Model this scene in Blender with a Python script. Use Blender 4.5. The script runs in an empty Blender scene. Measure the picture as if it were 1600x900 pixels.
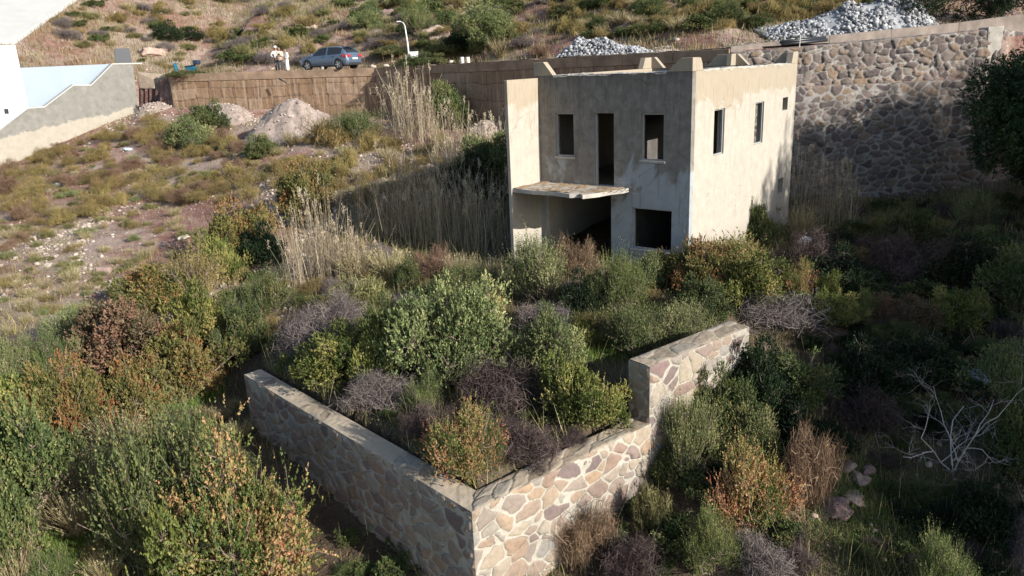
import bpy, bmesh, math
import numpy as np
from mathutils import Vector, Matrix

sc = bpy.context.scene
C = sc.collection
# ---------------------------------------------------------------- camera
F = 1182.9; PIT = math.radians(16.456); ROL = math.radians(-2.53)
fw = np.array([0, math.cos(PIT), -math.sin(PIT)]); _r = np.array([1., 0, 0]); _u = np.cross(_r, fw)
cr = math.cos(ROL)*_r + math.sin(ROL)*_u
cu = -math.sin(ROL)*_r + math.cos(ROL)*_u
cam = bpy.data.cameras.new('camera'); camo = bpy.data.objects.new('camera', cam); C.objects.link(camo)
cam.sensor_width = 36; cam.lens = 36*F/1600; cam.clip_start = .1; cam.clip_end = 3000
M = Matrix.Identity(4)
for i in range(3):
    M[i][0] = cr[i]; M[i][1] = cu[i]; M[i][2] = -fw[i]
camo.matrix_world = M
sc.camera = camo
# ---------------------------------------------------------------- world and sun
SUN_EL = math.radians(23); SUNH = np.array([1.0, -0.79]); SUNH /= np.linalg.norm(SUNH)
SDIR = Vector((SUNH[0]*math.cos(SUN_EL), SUNH[1]*math.cos(SUN_EL), math.sin(SUN_EL)))
w = bpy.data.worlds.new('World'); sc.world = w; w.use_nodes = True
nt = w.node_tree; nt.nodes.clear()
sky = nt.nodes.new('ShaderNodeTexSky'); sky.sky_type = 'NISHITA'; sky.sun_disc = False
sky.sun_elevation = SUN_EL; sky.sun_rotation = math.atan2(SUNH[0], SUNH[1])
bgn = nt.nodes.new('ShaderNodeBackground'); bgn.inputs[1].default_value = .112
wo = nt.nodes.new('ShaderNodeOutputWorld')
nt.links.new(sky.outputs[0], bgn.inputs[0]); nt.links.new(bgn.outputs[0], wo.inputs[0])
sl = bpy.data.lights.new('sun', 'SUN'); sl.energy = 4.8; sl.angle = math.radians(.5); sl.color = (1, .955, .875)
so = bpy.data.objects.new('sun', sl); C.objects.link(so); so.rotation_euler = SDIR.to_track_quat('Z', 'Y').to_euler()
sc.view_settings.view_transform = 'Standard'; sc.view_settings.look = 'None'
sc.view_settings.exposure = 0.76; sc.view_settings.gamma = 1
sc.cycles.max_bounces = 5; sc.cycles.diffuse_bounces = 3; sc.cycles.transmission_bounces = 3

# ---------------------------------------------------------------- helpers: places
def ray(x, y): return fw + cr*(x-800)/F - cu*(y-450)/F
def atz(x, y, z): d = ray(x, y); return d*z/d[2]
def aty(x, y, Y): d = ray(x, y); return d*Y/d[1]
def onplane(x, y, A, B):
    A = np.array(A, float); B = np.array(B, float); d = ray(x, y)
    n = np.array([-(B-A)[1], (B-A)[0], 0]); t = (np.array([A[0], A[1], 0])@n)/(d@n); return d*t
YAW = math.radians(39.168)
H0 = np.array([5.13, 21.19, -2.81]); E1 = np.array([-math.cos(YAW), math.sin(YAW), 0]); E2 = np.array([math.sin(YAW), math.cos(YAW), 0])
Z3 = np.array([0, 0, 1.])
def HP(u, v, z): return H0 + E1*u + E2*v + Z3*z

# ---------------------------------------------------------------- helpers: noise
def _h(ix, iy, s):
    n = (ix.astype(np.int64)*374761393 + iy.astype(np.int64)*668265263 + s*974711) & 0x7fffffff
    n = ((n ^ (n >> 13))*1274126177) & 0x7fffffff
    return ((n ^ (n >> 16)) & 0xffffff)/float(0xffffff)
def vn(x, y, s=0):
    ix = np.floor(x); iy = np.floor(y); fx = x-ix; fy = y-iy
    fx = fx*fx*(3-2*fx); fy = fy*fy*(3-2*fy)
    a = _h(ix, iy, s); b = _h(ix+1, iy, s); c = _h(ix, iy+1, s); d = _h(ix+1, iy+1, s)
    return (a*(1-fx)+b*fx)*(1-fy)+(c*(1-fx)+d*fx)*fy
def fbm(x, y, s=0, o=4):
    r = 0; a = .5; t = 0
    for i in range(o):
        r = r + a*vn(x*2**i, y*2**i, s+i*17); t += a; a *= .5
    return r/t*2-1
def sstep(a, b, x): t = np.clip((x-a)/(b-a), 0, 1); return t*t*(3-2*t)

# ---------------------------------------------------------------- helpers: meshes
def mesh_np(name, V, Fc, attrs=None, smooth=False):
    """V (n,3); Fc (m,k) all the same k; attrs {name: per-face or per-vertex floats}"""
    V = np.asarray(V, np.float32); Fc = np.asarray(Fc, np.int32)
    me = bpy.data.meshes.new(name); n = len(V); m, k = Fc.shape
    me.vertices.add(n); me.vertices.foreach_set('co', V.ravel())
    me.loops.add(m*k); me.loops.foreach_set('vertex_index', Fc.ravel())
    me.polygons.add(m); me.polygons.foreach_set('loop_start', np.arange(0, m*k, k, dtype=np.int32))
    me.polygons.foreach_set('loop_total', np.full(m, k, np.int32))
    me.update(calc_edges=True)
    if smooth: me.polygons.foreach_set('use_smooth', np.ones(m, bool))
    for an, av in (attrs or {}).items():
        av = np.asarray(av, np.float32)
        a = me.attributes.new(an, 'FLOAT', 'POINT' if len(av) == n else 'FACE')
        a.data.foreach_set('value', av)
    return me
def link(name, me, mat=None, parent=None):
    me.name = name
    o = bpy.data.objects.new(name, me); C.objects.link(o)
    if mat:
        me.materials.clear()
        for m_ in (mat if isinstance(mat, (list, tuple)) else [mat]): me.materials.append(m_)
    if parent: o.parent = parent
    return o
def tag(o, label=None, cat=None, group=None, kind=None):
    if label: o['label'] = label
    if cat: o['category'] = cat
    if group: o['group'] = group
    if kind: o['kind'] = kind
    return o
def empty(name, loc=(0, 0, 0), rz=0, label=None, cat=None, group=None):
    o = bpy.data.objects.new(name, None); C.objects.link(o); o.empty_display_size = .2
    o.location = tuple(float(a) for a in loc); o.rotation_euler = (0, 0, rz)
    return tag(o, label, cat, group)
class MB:
    """polygon soup collected into one mesh"""
    def __init__(s): s.v = []; s.f = []; s.mi = []; s.cur = 0
    def add(s, vs, fs):
        b = len(s.v); s.v += [tuple(float(c) for c in v) for v in vs]
        for f in fs: s.f.append(tuple(i+b for i in f)); s.mi.append(s.cur)
    def box(s, c, d, R=None):
        R = np.eye(3) if R is None else R; c = np.array(c, float); d = np.array(d, float)/2
        vs = [c+R@(d*np.array(k)) for k in ((-1,-1,-1),(1,-1,-1),(1,1,-1),(-1,1,-1),(-1,-1,1),(1,-1,1),(1,1,1),(-1,1,1))]
        s.add(vs, [(3,2,1,0),(4,5,6,7),(0,1,5,4),(1,2,6,5),(2,3,7,6),(3,0,4,7)])
    def prism(s, pts, n):
        """extrude the 3-D polygon pts by vector n"""
        pts = [np.array(p, float) for p in pts]; n = np.array(n, float); k = len(pts)
        s.add(pts+[p+n for p in pts], [tuple(range(k))[::-1], tuple(range(k, 2*k))]+[(i, (i+1) % k, k+(i+1) % k, k+i) for i in range(k)])
    def tube(s, pts, rad, k=6, cap=True):
        pts = [np.array(p, float) for p in pts]; rad = rad if hasattr(rad, '__len__') else [rad]*len(pts)
        vs = []; fs = []
        for i, p in enumerate(pts):
            t = pts[min(i+1, len(pts)-1)]-pts[max(i-1, 0)]; t = t/(np.linalg.norm(t)+1e-9)
            a = np.cross(t, [0, 0, 1.] if abs(t[2]) < .9 else [1., 0, 0]); a /= np.linalg.norm(a); b = np.cross(t, a)
            for j in range(k):
                an = 2*math.pi*j/k; vs.append(p+rad[i]*(a*math.cos(an)+b*math.sin(an)))
        for i in range(len(pts)-1):
            for j in range(k):
                fs.append((i*k+j, i*k+(j+1) % k, (i+1)*k+(j+1) % k, (i+1)*k+j))
        if cap: fs += [tuple(range(k))[::-1], tuple((len(pts)-1)*k+j for j in range(k))]
        s.add(vs, fs)
    def mesh(s, name, smooth=False, fix=True):
        me = bpy.data.meshes.new(name); me.from_pydata(s.v, [], s.f)
        me.polygons.foreach_set('material_index', s.mi)
        if fix:
            bm = bmesh.new(); bm.from_mesh(me); bmesh.ops.recalc_face_normals(bm, faces=bm.faces); bm.to_mesh(me); bm.free()
        if smooth: me.polygons.foreach_set('use_smooth', [True]*len(me.polygons))
        me.update(); return me
    def build(s, name, mat, parent=None, smooth=False, bevel=0):
        o = link(name, s.mesh(name, smooth), mat, parent)
        if bevel:
            m = o.modifiers.new('bevel', 'BEVEL'); m.width = bevel; m.segments = 2; m.limit_method = 'ANGLE'
        return o

# ---------------------------------------------------------------- materials
def new_mat(name):
    m = bpy.data.materials.new(name); m.use_nodes = True; t = m.node_tree
    return m, t, t.nodes['Principled BSDF']
class NG:
    """small node-graph helper"""
    def __init__(s, t): s.t = t
    def n(s, typ, **kw):
        n = s.t.nodes.new(typ)
        for k, v in kw.items(): setattr(n, k, v)
        return n
    def L(s, a, b): s.t.links.new(a, b)
    def noise(s, vec, scale, detail=5, rough=.6, dist=0):
        n = s.n('ShaderNodeTexNoise'); n.inputs['Scale'].default_value = scale; n.inputs['Detail'].default_value = detail
        n.inputs['Roughness'].default_value = rough; n.inputs['Distortion'].default_value = dist
        if vec is not None: s.L(vec, n.inputs['Vector'])
        return n.outputs[0]
    def vor(s, vec, scale, feature='F1'):
        n = s.n('ShaderNodeTexVoronoi', feature=feature); n.inputs['Scale'].default_value = scale
        if vec is not None: s.L(vec, n.inputs['Vector'])
        return n
    def ramp(s, fac, stops, interp='LINEAR'):
        n = s.n('ShaderNodeValToRGB'); cr_ = n.color_ramp; cr_.interpolation = interp
        while len(cr_.elements) < len(stops): cr_.elements.new(.5)
        for e, (p, c) in zip(cr_.elements, stops):
            e.position = p; e.color = (*c, 1) if hasattr(c, '__len__') else (c, c, c, 1)
        s.L(fac, n.inputs[0]); return n.outputs[0]
    def mix(s, fac, a, b, mode='MIX'):
        n = s.n('ShaderNodeMix', data_type='RGBA', blend_type=mode)
        for i, v in ((0, fac), (6, a), (7, b)):
            if isinstance(v, (int, float)): n.inputs[i].default_value = v
            elif isinstance(v, tuple): n.inputs[i].default_value = (*v, 1)
            else: s.L(v, n.inputs[i])
        return n.outputs[2]
    def math(s, op, a, b=0.):
        n = s.n('ShaderNodeMath', operation=op)
        for i, v in ((0, a), (1, b)):
            if isinstance(v, (int, float)): n.inputs[i].default_value = v
            else: s.L(v, n.inputs[i])
        return n.outputs[0]
    def bump(s, h, strength, dist, bsdf):
        n = s.n('ShaderNodeBump'); n.inputs['Strength'].default_value = strength; n.inputs['Distance'].default_value = dist
        s.L(h, n.inputs['Height']); s.L(n.outputs[0], bsdf.inputs['Normal'])
    def obj(s): return s.n('ShaderNodeTexCoord').outputs['Object']
    def pos(s): return s.n('ShaderNodeNewGeometry').outputs['Position']
    def attr(s, name): n = s.n('ShaderNodeAttribute'); n.attribute_name = name; return n.outputs['Fac']
def plain(name, col, rough=.7, var=.15, scale=6, metal=0, bump=0, spec=None):
    m, t, b = new_mat(name); g = NG(t); o = g.obj()
    f = g.noise(o, scale, 5)
    g.L(g.ramp(f, [(.3, tuple(c*(1-var) for c in col)), (.7, tuple(min(1, c*(1+var)) for c in col))]), b.inputs['Base Color'])
    b.inputs['Roughness'].default_value = rough; b.inputs['Metallic'].default_value = metal
    if spec is not None: b.inputs['Specular IOR Level'].default_value = spec
    if bump: g.bump(g.noise(o, scale*6, 4), .5, bump, b)
    return m
def leafmat(name, stops, trans=.18, rough=.6, objvar=.5):
    """colour by a per-leaf random number, shifted a little from plant to plant"""
    m, t, b = new_mat(name); g = NG(t)
    oi = g.n('ShaderNodeObjectInfo').outputs['Random']
    f = g.math('ADD', g.attr('lr'), g.math('MULTIPLY', g.math('SUBTRACT', oi, .5), .25*objvar))
    col = g.ramp(f, stops)
    oi2 = g.math('FRACT', g.math('MULTIPLY', oi, 7.31))
    hsv = g.n('ShaderNodeHueSaturation'); g.L(col, hsv.inputs['Color'])
    g.L(g.math('ADD', g.math('MULTIPLY', oi2, .04*objvar), .5-.02*objvar), hsv.inputs['Hue'])
    g.L(g.math('ADD', g.math('MULTIPLY', oi2, .3*objvar), 1-.15*objvar), hsv.inputs['Value'])
    col = hsv.outputs[0]
    g.L(col, b.inputs['Base Color']); b.inputs['Roughness'].default_value = rough
    b.inputs['Specular IOR Level'].default_value = .3
    if trans:
        tr = g.n('ShaderNodeBsdfTranslucent'); g.L(col, tr.inputs[0])
        mx = g.n('ShaderNodeMixShader'); mx.inputs[0].default_value = trans
        out = [n for n in t.nodes if n.type == 'OUTPUT_MATERIAL'][0]
        g.L(b.outputs[0], mx.inputs[1]); g.L(tr.outputs[0], mx.inputs[2]); g.L(mx.outputs[0], out.inputs[0])
    return m
def masonry_mat(name, stones, mortar, rough=.9, grime=(.05, .045, .04), grimeamt=.35, streak=None):
    m, t, b = new_mat(name); g = NG(t); p = g.pos()
    st = g.ramp(g.attr('stone'), stones)
    n1 = g.noise(p, 9, 8, .7); n2 = g.noise(p, 1.1, 5, .6); n3 = g.noise(p, 45, 4, .7)
    st = g.mix(g.ramp(n1, [(.35, 0), (.7, .6)]), st, g.mix(.5, st, (.03, .028, .03)))
    mo = g.mix(g.ramp(n1, [(.3, 0.), (.75, .55)]), mortar, tuple(c*.6 for c in mortar))
    col = g.mix(g.attr('mask'), mo, st)
    gap = g.math('MULTIPLY', g.ramp(g.attr('mask'), [(.12, 0), (.45, 1), (.8, 0)]), g.ramp(g.noise(p, 2.6, 4, .6), [(.42, 0), (.58, .75)]))
    col = g.mix(gap, col, (.03, .026, .022))
    col = g.mix(g.ramp(n2, [(.45, 0), (.75, grimeamt)]), col, grime)
    if streak:
        mp = g.n('ShaderNodeMapping'); mp.inputs['Scale'].default_value = (3.2, 3.2, .22); g.L(p, mp.inputs[0])
        n4 = g.noise(mp.outputs[0], 1.5, 6, .65, .3); n5 = g.noise(mp.outputs[0], 3.1, 5, .6)
        col = g.mix(g.ramp(n4, [(.5, 0), (.62, .55)]), col, streak); col = g.mix(g.ramp(n5, [(.55, 0), (.7, .6)]), col, (.10, .065, .045))
    g.L(col, b.inputs['Base Color']); b.inputs['Roughness'].default_value = rough
    b.inputs['Specular IOR Level'].default_value = .2
    g.bump(g.math('ADD', n1, g.math('MULTIPLY', n3, .5)), .6, .02, b)
    return m

MAT = {}
MAT['lentisk'] = leafmat('lentisk_leaves', [(0, (0.042, 0.064, 0.023)), (.5, (0.099, 0.129, 0.042)), (.85, (0.187, 0.193, 0.070)), (1, (0.281, 0.234, 0.099))])
MAT['pine'] = leafmat('dense_tree_leaves', [(0, (.015, .035, .012)), (.6, (.04, .075, .022)), (1, (.08, .12, .04))])
MAT['grey_green'] = leafmat('grey_green_leaves', [(0, (0.079, 0.105, 0.045)), (.5, (0.173, 0.203, 0.076)), (.85, (0.299, 0.300, 0.128)), (1, (0.425, 0.390, 0.191))])
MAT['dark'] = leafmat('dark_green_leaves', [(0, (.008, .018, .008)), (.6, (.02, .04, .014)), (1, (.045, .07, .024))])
MAT['bright'] = leafmat('bright_green_leaves', [(0, (.055, .085, .025)), (.6, (.13, .17, .05)), (1, (.25, .26, .10))])
MAT['yellow'] = leafmat('yellow_green_leaves', [(0, (0.070, 0.094, 0.023)), (.5, (0.170, 0.193, 0.049)), (.85, (0.269, 0.263, 0.076)), (1, (0.351, 0.292, 0.105))])
MAT['autumn'] = leafmat('autumn_leaves', [(0, (.07, .11, .03)), (.25, (.15, .18, .05)), (.42, (.30, .25, .085)), (.62, (.42, .27, .12)), (.82, (.39, .21, .11)), (1, (.37, .15, .085))])
MAT['rusty'] = leafmat('rusty_leaves', [(0, (0.070, 0.082, 0.026)), (.4, (0.164, 0.158, 0.047)), (.7, (0.234, 0.175, 0.064)), (1, (0.292, 0.129, 0.058))])
MAT['rustred'] = leafmat('red_brown_leaves', [(0, (0.094, 0.082, 0.041)), (.45, (0.175, 0.129, 0.070)), (.8, (0.234, 0.135, 0.088)), (1, (0.281, 0.164, 0.094))])
MAT['cushion'] = leafmat('cushion_leaves', [(0, (.10, .095, .04)), (.6, (.21, .195, .08)), (1, (.34, .30, .14))])
MAT['hillgrass'] = leafmat('dry_hill_grass', [(0, (.08, .075, .03)), (.4, (.17, .15, .065)), (.7, (.28, .22, .115)), (1, (.42, .34, .21))])
MAT['heather'] = leafmat('brown_green_leaves', [(0, (0.110, 0.090, 0.038)), (.5, (0.221, 0.173, 0.064)), (1, (0.394, 0.285, 0.115))])
MAT['drygrey'] = leafmat('grey_dry_twigs', [(0, (.09, .075, .07)), (.6, (.19, .155, .145)), (1, (.33, .28, .25))], trans=.05)
MAT['drydark'] = leafmat('mauve_dry_twigs', [(0, (.035, .025, .024)), (.6, (.085, .06, .055)), (1, (.19, .14, .125))], trans=.05)
MAT['drybrown'] = leafmat('brown_dry_twigs', [(0, (.10, .06, .04)), (.6, (.22, .14, .09)), (1, (.36, .25, .17))], trans=.05)
MAT['straw'] = leafmat('straw', [(0, (.16, .125, .06)), (.6, (.34, .28, .15)), (1, (.52, .45, .28))], trans=.2)
MAT['cane'] = leafmat('dry_cane', [(0, (.16, .125, .085)), (.6, (.36, .29, .2)), (1, (.56, .47, .34))], trans=.1)
MAT['grass'] = leafmat('green_grass_blades', [(0, (0.055, 0.112, 0.015)), (.6, (0.142, 0.240, 0.038)), (1, (0.315, 0.390, 0.089))])
MAT['mixgrass'] = leafmat('mixed_grass_blades', [(0, (0.079, 0.090, 0.023)), (.3, (0.173, 0.165, 0.045)), (.6, (0.347, 0.285, 0.108)), (1, (0.709, 0.570, 0.280))])
MAT['bark'] = plain('bark', (.13, .095, .07), .9, .35, 14, bump=.01)
MAT['deadwood'] = plain('dead_wood', (.5, .46, .42), .85, .3, 12, bump=.006)
MAT['twigbark'] = plain('twig_bark', (.2, .15, .115), .85, .3, 12)

# plaster of the unfinished house
def plaster(name, front):
    m, t, b = new_mat(name); g = NG(t); o = g.obj()
    sep = g.n('ShaderNodeSeparateXYZ'); g.L(o, sep.inputs[0]); u, z = sep.outputs[0], sep.outputs[2]
    n1 = g.noise(o, .55, 7, .62, .8); n2 = g.noise(o, 3.2, 8, .65, .3); n3 = g.noise(o, 34, 5, .7)
    mp = g.n('ShaderNodeMapping'); mp.inputs['Scale'].default_value = (3.5, 3.5, .3); g.L(o, mp.inputs[0])
    n4 = g.noise(mp.outputs[0], 1.6, 6, .6)
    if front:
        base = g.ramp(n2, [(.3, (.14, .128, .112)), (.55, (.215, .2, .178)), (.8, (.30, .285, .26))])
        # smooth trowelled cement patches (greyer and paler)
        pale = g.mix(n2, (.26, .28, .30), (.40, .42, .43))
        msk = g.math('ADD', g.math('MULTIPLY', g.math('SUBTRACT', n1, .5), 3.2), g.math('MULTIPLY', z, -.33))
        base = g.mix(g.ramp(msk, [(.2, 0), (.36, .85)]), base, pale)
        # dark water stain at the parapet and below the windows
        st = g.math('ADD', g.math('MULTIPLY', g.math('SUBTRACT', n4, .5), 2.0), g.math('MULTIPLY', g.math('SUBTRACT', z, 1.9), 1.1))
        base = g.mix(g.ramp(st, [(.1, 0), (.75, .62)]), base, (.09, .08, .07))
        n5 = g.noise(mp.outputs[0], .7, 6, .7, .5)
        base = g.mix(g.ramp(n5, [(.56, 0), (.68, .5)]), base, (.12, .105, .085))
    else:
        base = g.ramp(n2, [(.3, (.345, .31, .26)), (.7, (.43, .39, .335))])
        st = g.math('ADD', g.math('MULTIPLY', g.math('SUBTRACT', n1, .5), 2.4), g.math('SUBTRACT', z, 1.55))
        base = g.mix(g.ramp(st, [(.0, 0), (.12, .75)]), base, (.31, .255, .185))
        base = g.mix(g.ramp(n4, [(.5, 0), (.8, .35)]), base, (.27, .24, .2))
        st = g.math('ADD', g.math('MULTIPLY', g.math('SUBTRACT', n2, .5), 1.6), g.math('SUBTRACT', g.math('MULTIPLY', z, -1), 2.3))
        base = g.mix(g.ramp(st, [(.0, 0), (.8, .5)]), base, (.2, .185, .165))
    # hairline cracks, drip streaks under the parapet, chipped render
    nz = g.n('ShaderNodeTexNoise'); nz.inputs['Scale'].default_value = 1.2; nz.inputs['Detail'].default_value = 6; g.L(o, nz.inputs[0])
    wv_ = g.n('ShaderNodeMix', data_type='RGBA'); wv_.inputs[0].default_value = .45; g.L(o, wv_.inputs[6]); g.L(nz.outputs[1], wv_.inputs[7])
    vc = g.vor(wv_.outputs[2], .95, 'DISTANCE_TO_EDGE'); ck = g.math('MULTIPLY', g.ramp(vc.outputs['Distance'], [(.0, 1), (.009, 0)]), g.ramp(n1, [(.52, 0), (.6, .4)]))
    base = g.mix(ck, base, (.07, .06, .05))
    n6 = g.noise(mp.outputs[0], 4.5, 5, .7, .2); dr = g.math('MULTIPLY', g.ramp(n6, [(.5, 0), (.66, 1)]), g.ramp(z, [(.2, 0), (1, .55)]))
    base = g.mix(dr, base, (.10, .09, .078) if front else (.22, .18, .13))
    ch = g.noise(o, 5.5, 4, .5, 1.5); base = g.mix(g.ramp(ch, [(.67, 0), (.69, .55)]), base, (.16, .15, .14) if front else (.26, .235, .2))
    g.L(base, b.inputs['Base Color']); b.inputs['Roughness'].default_value = .93; b.inputs['Specular IOR Level'].default_value = .15
    g.bump(g.math('ADD', n3, g.math('MULTIPLY', n2, 1.5)), .35, .012, b)
    return m
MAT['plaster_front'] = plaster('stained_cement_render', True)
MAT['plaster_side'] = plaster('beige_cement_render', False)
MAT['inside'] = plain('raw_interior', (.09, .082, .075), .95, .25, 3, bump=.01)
MAT['concrete'] = plain('weathered_concrete', (.36, .33, .29), .92, .3, 2.2, bump=.012)
MAT['brownconcrete'] = plain('brown_stained_concrete', (.25, .17, .115), .92, .4, 1.4, bump=.012)
MAT['screed'] = plain('debris_covered_slab', (.27, .19, .115), .95, .4, 7, bump=.03)
MAT['frame'] = plain('bare_window_frame', (.33, .33, .33), .6, .15, 5)
MAT['whitewash'] = plain('white_paint', (.62, .62, .63), .7, .03, 1)
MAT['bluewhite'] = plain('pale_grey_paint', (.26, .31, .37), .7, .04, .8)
MAT['palepave'] = plain('pale_concrete_paving', (.37, .37, .36), .85, .05, .3)

def ground_mat():
    m, t, b = new_mat('hillside_soil'); g = NG(t); p = g.pos()
    a = g.noise(p, .18, 6, .6, .6); c = g.noise(p, 1.3, 8, .7); d = g.noise(p, 9, 6, .7)
    v = g.vor(p, 7.0); v2 = g.vor(p, 19.0)
    soil = g.ramp(c, [(.3, (.16, .078, .062)), (.5, (.24, .13, .107)), (.7, (.34, .22, .19))])
    gray = g.ramp(d, [(.3, (.24, .185, .15)), (.7, (.46, .37, .31))])
    bare = g.attr('bare')
    col = g.mix(g.ramp(g.math('ADD', a, g.math('MULTIPLY', c, .5)), [(.68, 0), (.86, .85)]), soil, gray)
    dark = g.ramp(c, [(.3, (.035, .03, .02)), (.7, (.085, .07, .042))])
    col = g.mix(bare, dark, col)
    # chips of pale and purple stone
    peb = g.ramp(v.outputs['Distance'], [(.18, 1), (.3, 0)])
    pc = g.mix(g.n('ShaderNodeSeparateColor').outputs[0], (.4, .3, .26), (.4, .3, .26))
    sp = g.n('ShaderNodeSeparateColor'); g.L(v.outputs['Color'], sp.inputs[0])
    pc = g.ramp(sp.outputs[0], [(0, (.2, .13, .12)), (.5, (.36, .26, .22)), (1, (.62, .55, .48))])
    col = g.mix(g.math('MULTIPLY', g.math('MULTIPLY', peb, bare), g.ramp(sp.outputs[1], [(.45, 0), (.55, 1)])), col, pc)
    g.L(col, b.inputs['Base Color']); b.inputs['Roughness'].default_value = .97; b.inputs['Specular IOR Level'].default_value = .1
    h = g.math('ADD', g.math('MULTIPLY', peb, .5), g.math('ADD', d, g.math('MULTIPLY', v2.outputs['Distance'], -.4)))
    g.bump(h, .8, .06, b)
    return m
MAT['ground'] = ground_mat()
MAT['road'] = plain('dusty_road', (.27, .21, .165), .95, .25, .8, bump=.01)
MAT['gravel'] = plain('mauve_gravel', (.27, .215, .185), .95, .4, 3.5, bump=.06)

# ================================================================ TERRAIN
# plan line of the road retaining walls (x, y); everything behind it is the high ground
WL = np.array([(-300, -56), (-60, 26), (-36.2, 52.2), (-28.2, 60.5), (-24.6, 58.5), (-24.0, 54.6), (-22.8, 54), (-8.2, 51), (9.8, 34), (12.4, 33), (21.3, 33), (30, 35.5), (300, 70)])
def wall_y(x): return np.interp(x, WL[:, 0], WL[:, 1])
TA = np.array([-.82, 10.86]); TB = np.array([-6.65, 17.26]); TD = np.array([4.85, 15.85])
class TPS:
    def __init__(s, P, lam=.02):
        P = np.array(P, float); n = len(P); s.c = P[:, :2]
        K = s.k(np.linalg.norm(s.c[:, None]-s.c[None], axis=2))+np.eye(n)*lam
        A = np.zeros((n+3, n+3)); A[:n, :n] = K; A[:n, n] = 1; A[:n, n+1:] = s.c; A[n, :n] = 1; A[n+1:, :n] = s.c.T
        s.w = np.linalg.solve(A, np.concatenate([P[:, 2], [0, 0, 0]]))
    def k(s, r): return np.where(r > 1e-6, r*r*np.log(r+1e-12), 0)*.01
    def __call__(s, x, y):
        r = s.w[len(s.c)]+s.w[len(s.c)+1]*x+s.w[len(s.c)+2]*y
        for (cx, cy), w_ in zip(s.c, s.w): r = r+w_*s.k(np.hypot(x-cx, y-cy))
        return r
OUT = [aty(*a) for a in ((0, 262, 50), (222, 172, 57), (270, 167, 54), (590, 182, 51), (100, 300, 41), (100, 400, 30), (110, 515, 22.5), (300, 400, 29.5),
        (300, 300, 39), (300, 230, 47), (500, 300, 34), (450, 215, 44), (700, 225, 40), (680, 300, 32), (0, 480, 24.5), (430, 400, 27.5))]
OUT += [atz(*a) for a in ((300, 650, -8.4), (100, 690, -7.9), (388, 695, -8.5), (200, 850, -8.8), (560, 900, -9.1), (20, 600, -7.3), (1000, 725, -8.5), (1100, 850, -8.9),
        (1350, 780, -8.9), (1550, 700, -8.2), (1500, 500, -7.2), (1400, 420, -6.8), (1300, 320, -6.35), (1550, 330, -6.3), (1200, 620, -8.1), (1130, 570, -7.2), (1250, 520, -7.0), (1200, 400, -6.3), (880, 900, -9.0))]
OUT += [(5.1, 21.0, -6.2), (.8, 24.3, -6.1), (10.2, 27, -6.1), (6.2, 31, -5.5), (-1, 19.5, -6.5), (3, 19, -6.4), (3.6, 13.6, -7.9), (4.8, 14.6, -7.45), (6, 16, -7.2), (-.5, 9.5, -9.3), (0, 3, -10), (15, 5, -7.5), (22, 14, -5.2), (24, 24, -5.0), (-12, 5, -9.5), (-30, 10, -8.5), (-45, 30, -6.5), (8, 22, -6.2), (12, 28, -6.1), (6, 33, -5.4), (-4, 22, -7.0), (30, 5, -5)]
INN = [(*HP(0, -.3, 0)[:2], -6.2), (*HP(5.5, -.5, 0)[:2], -6.1), (*HP(0, 8, 0)[:2], -6.0), (*HP(5.5, 8, 0)[:2], -5.2), (TA[0]+.5, TA[1]+1, -6.97), (TB[0]+.8, TB[1]+.3, -6.93),
       (2.2, 14.3, -6.93), (-2.5, 14, -6.9), (4.2, 17, -6.6), (0, 16, -6.75), (-3, 21, -6.5), (1, 20, -6.3), (-6, 21, -7.0)]
tout = TPS(OUT); tinn = TPS(INN)
def inner_w(x, y):
    d1 = (TB-TA)/np.linalg.norm(TB-TA); n1 = np.array([d1[1], -d1[0]])     # inward of the left wall
    d2 = (TD-TA)/np.linalg.norm(TD-TA); n2 = np.array([-d2[1], d2[0]])
    rx = x-TA[0]; ry = y-TA[1]
    s1 = rx*n1[0]+ry*n1[1]; t1 = rx*d1[0]+ry*d1[1]
    s2 = rx*n2[0]+ry*n2[1]; t2 = rx*d2[0]+ry*d2[1]
    w1 = .06+np.clip(t1-8.6, 0, 20)*.9; w2 = .06+np.clip(t2-7.6, 0, 20)*.6
    a = sstep(0, 1, (s1-.42)/w1); b = sstep(0, 1, (s2-.42)/w2)
    return np.clip(a*b*(1-sstep(19.5, 24.5, y)), 0, 1)
def zlow(x, y):
    w_ = inner_w(x, y)
    z = tout(x, y)*(1-w_)+tinn(x, y)*w_
    far = sstep(45, 120, np.hypot(x, y-25)); z = z*(1-far)+(-8)*far
    return z+.10*fbm(x*.55, y*.55, 3, 4)+.05*fbm(x*2.3, y*2.3, 9, 3)
def zhigh(x, y):
    d = (y-wall_y(x))*.85
    base = .12+.02*x*.3
    rise = np.clip(d-7.5, 0, 400)
    zz = base+.43*np.minimum(rise, 60)+.2*np.clip(rise-60, 0, 150)
    k = sstep(7, 11, d)*(.06+.94*sstep(-35, -28, x-.12*(y-60)))
    zz = zz+k*(1.1*fbm(x*.12, y*.12, 21, 4)+.45*fbm(x*.5, y*.5, 25, 3))
    # terraces on the slope
    return zz+.04*fbm(x*1.5, y*1.5, 5, 3)
def ground_z(x, y):
    x = np.asarray(x, float); y = np.asarray(y, float)
    return np.where(y > wall_y(x)+.35, zhigh(x, y), zlow(x, y))
def ground_at(px, py, ymin=5, ymax=180):
    d = ray(px, py); Y = np.arange(ymin, ymax, .05); P = d[None]*(Y/d[1])[:, None]
    g = ground_z(P[:, 0], P[:, 1]); hit = np.nonzero(P[:, 2] <= g)[0]
    i = hit[0] if len(hit) else len(Y)-1
    return np.array([P[i, 0], P[i, 1], g[i]])

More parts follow.
